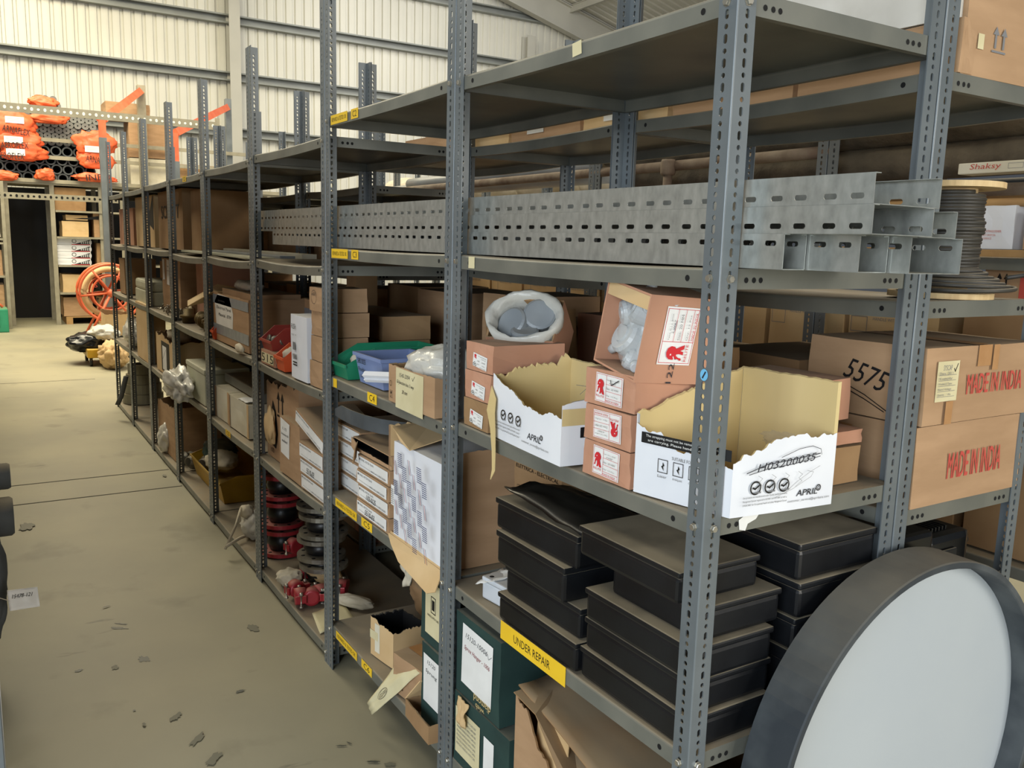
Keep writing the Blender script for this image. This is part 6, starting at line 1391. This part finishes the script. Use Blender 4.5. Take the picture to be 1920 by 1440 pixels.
c = onx(212, 655, -9.9); blob('heap of crumpled tan packing paper between the trolley and the racks', (c.x, c.y, .0), (.28, .14, .16), KRAFTL, 'packing_paper', 'paper', .5, 92, 4, 7)
c = onx(195, 625, -10.3); blob('crumpled clear film on the far rubbish heap', (c.x, c.y, c.z-.08), (.2, .16, .09), FILMW, 'plastic_film', 'plastic', .5, 93, 4, 4)
c = onx(210, 605, -10.8); t = open_carton('open brown carton with raised flap by the trolley', c.x-.2, c.x+.2, c.y-.1, .30, .3, ((.26, .26, .01), (.26, .26, .01), (.3, .3, .01), (.26, .3, .01)), KRAFTL, KRAFTD, seed=88)
mb = MB(); mb.box((-.22+c.x, c.y-.12, 0), (c.x+.22, c.y+.25, .298), DARKM, be=.005); tag(mb.build('metal_crate'), 'dark crate under the flapped carton by the trolley', 'crate')
# ================================================================== left side of the aisle
YL = -.74
XL = -14.8
yl = onx(16, 500, XL).y
t = thing('shelving_unit', 'pale slotted shelving at the left edge, seen edge-on', 'shelving unit', (XL-2.4, yl-.62, 0))
for x_ in (0, 1.2, 2.4):
    for y_ in (0, .60): mb = MB(); mb.box((x_-.05, y_-.03, 0), (x_, y_+.02, 2.3), LGSTEEL, be=.004); mb.build('post', t)
zb = [.30, .84, 1.36, onx(5, 447, XL).z]
for z_ in zb+[2.25]: mb = MB(); mb.box((0, 0, z_-.03), (2.39, .60, z_), LGSTEEL); mb.build('shelf', t)
ye = onx(9, 400, XL).y-yl
zt_ = [onx(5, v, XL).z for v in (445, 420, 402)]
for k in range(3):
    t = thing('flat_box', 'off-white flat box at the left picture edge, %s of three' % ['lowest', 'middle', 'top'][k], 'box', (XL-.68, yl-.60, zt_[k]+.004), group='off-white boxes at the left edge'); wob_box(.6, .52, (zt_[k+1]-zt_[k] if k < 2 else .16)-.004, WHCARD2, .008).build('body', t)
for k, z_ in enumerate(zb[:3]):
    t = thing('cardboard_box', 'brown carton on the left edge shelving, %s level' % ['lowest', 'second', 'third'][k], 'box', (XL-.68, yl-.58, z_+.002)); wob_box(.6, .50, .40 if k < 2 else (zb[3]-zb[2]-.05), KRAFT, .01).build('body', t)
c = onz(17, 612, 0)
t = thing('tool_case', 'dark green case with tools on top at the left edge', 'case', (-14.76, su(1, 17, x=-14.26, z=.1)-.66, 0)); mb = MB(); mb.box((0, 0, 0), (.5, .66, .36), GREENP, be=.02); mb.build('body', t); mb = MB(); mb.box((.5005, .15, .1), (.52, .55, .26), GREENP, be=.008); mb.build('front_panel', t); mb = MB(); mb.tube([(.25, .05, .37), (.25, .1, .47), (.25, .5, .47), (.25, .6, .37)], .02, ORNGP, n=8); mb.build('handle', t)
# near left rack: pipe ends, hanging note, white post
mbp = []
def lpipe(label, u, v, R_, r_, y_=-1.0):
    pass
for k, (u, v, R_) in enumerate(((8, 893, .045), (14, 968, .065))):
    z_ = (.62, .50)[k]; p = onz(u, v, z_); mb = MB(); mb.lathe([(R_, 0), (R_*1.12, .01), (R_*1.12, .05), (R_, .06), (R_, .5), (R_*.7, .5), (R_*.7, 0), (R_, 0)], RUBBER, Matrix.Rotation(math.pi/2, 4, 'X'), n=24, smooth=True, cap=False)
    o = mb.build('pipe_socket'); o.location = (p.x, p.y+.02, p.z); tag(o, 'dusty grey pipe socket poking out at the left edge, %s' % ('upper small one', 'lower large one')[k], 'pipe')
p = onz(6, 1080, .35); blob('dark drooping rubber sleeve under the pipe sockets at the left edge', (p.x, p.y-.05, .12), (.05, .06, .22), RUBBER, 'rubber_sleeve', 'sleeve', .3, 95, 4, 3)
q = [onz(18, 1146, .30), onz(75, 1137, .30), onz(70, 1100, .36), onz(13, 1107, .36)]
o = sheet('white paper tag with pen code hanging over the aisle at the left edge', q, PAPER, 'paper_tag', 'paper', .003, seed=12)
xv = (q[1]-q[0]).normalized(); yv_ = (q[3]-q[0]); nv = xv.cross(yv_).normalized(); yv_ = nv.cross(xv); M_ = Matrix((xv, yv_, nv)).transposed().to_4x4(); M_.translation = q[0]+nv*.006
mb = MB(); mb.tube([q[0]*.5+q[3]*.5+Vector((-.10, -.10, .02)), q[0]*.5+q[3]*.5+Vector((.004, .004, 0))], .0012, CLOTH, n=5); mb.build('string', o)
L_ = (q[1]-q[0]).length; decal(o, 'printed_marks', M_, [hand('15478-121', L_*.12, (q[3]-q[0]).length*.55, L_*.65, (q[3]-q[0]).length*.18)])
mb = MB(); p = onz(8, 1200, .25); p2 = onz(14, 1440, .0); 
mb.tube([Vector((p2.x+.0, p2.y-.015, 0)), Vector((p2.x+.0, p2.y-.015, .55))], .012, WHCARD, n=12); tag(mb.build('white_post'), 'thin white post at the lower left picture edge', 'post')
for k in range(5):
    x0_ = -9.6+1.7*k
    unit(x0_, x0_+1.69, -1.75, -1.03, [.25, .85, 1.45, 2.0], 'grey shelving unit across the aisle, facing the C stickers', 2.33, 'units across the aisle', 0, bolts=False)
    for lv, z_ in enumerate((.25, .85, 1.45)):
        for q in range(2): carton('brown carton on the shelving across the aisle, outside the left edge', x0_+.08+.80*q, x0_+.80+.80*q, -1.68, z_, .46, .55, KRAFTD, tape=False, group='cartons across the aisle')
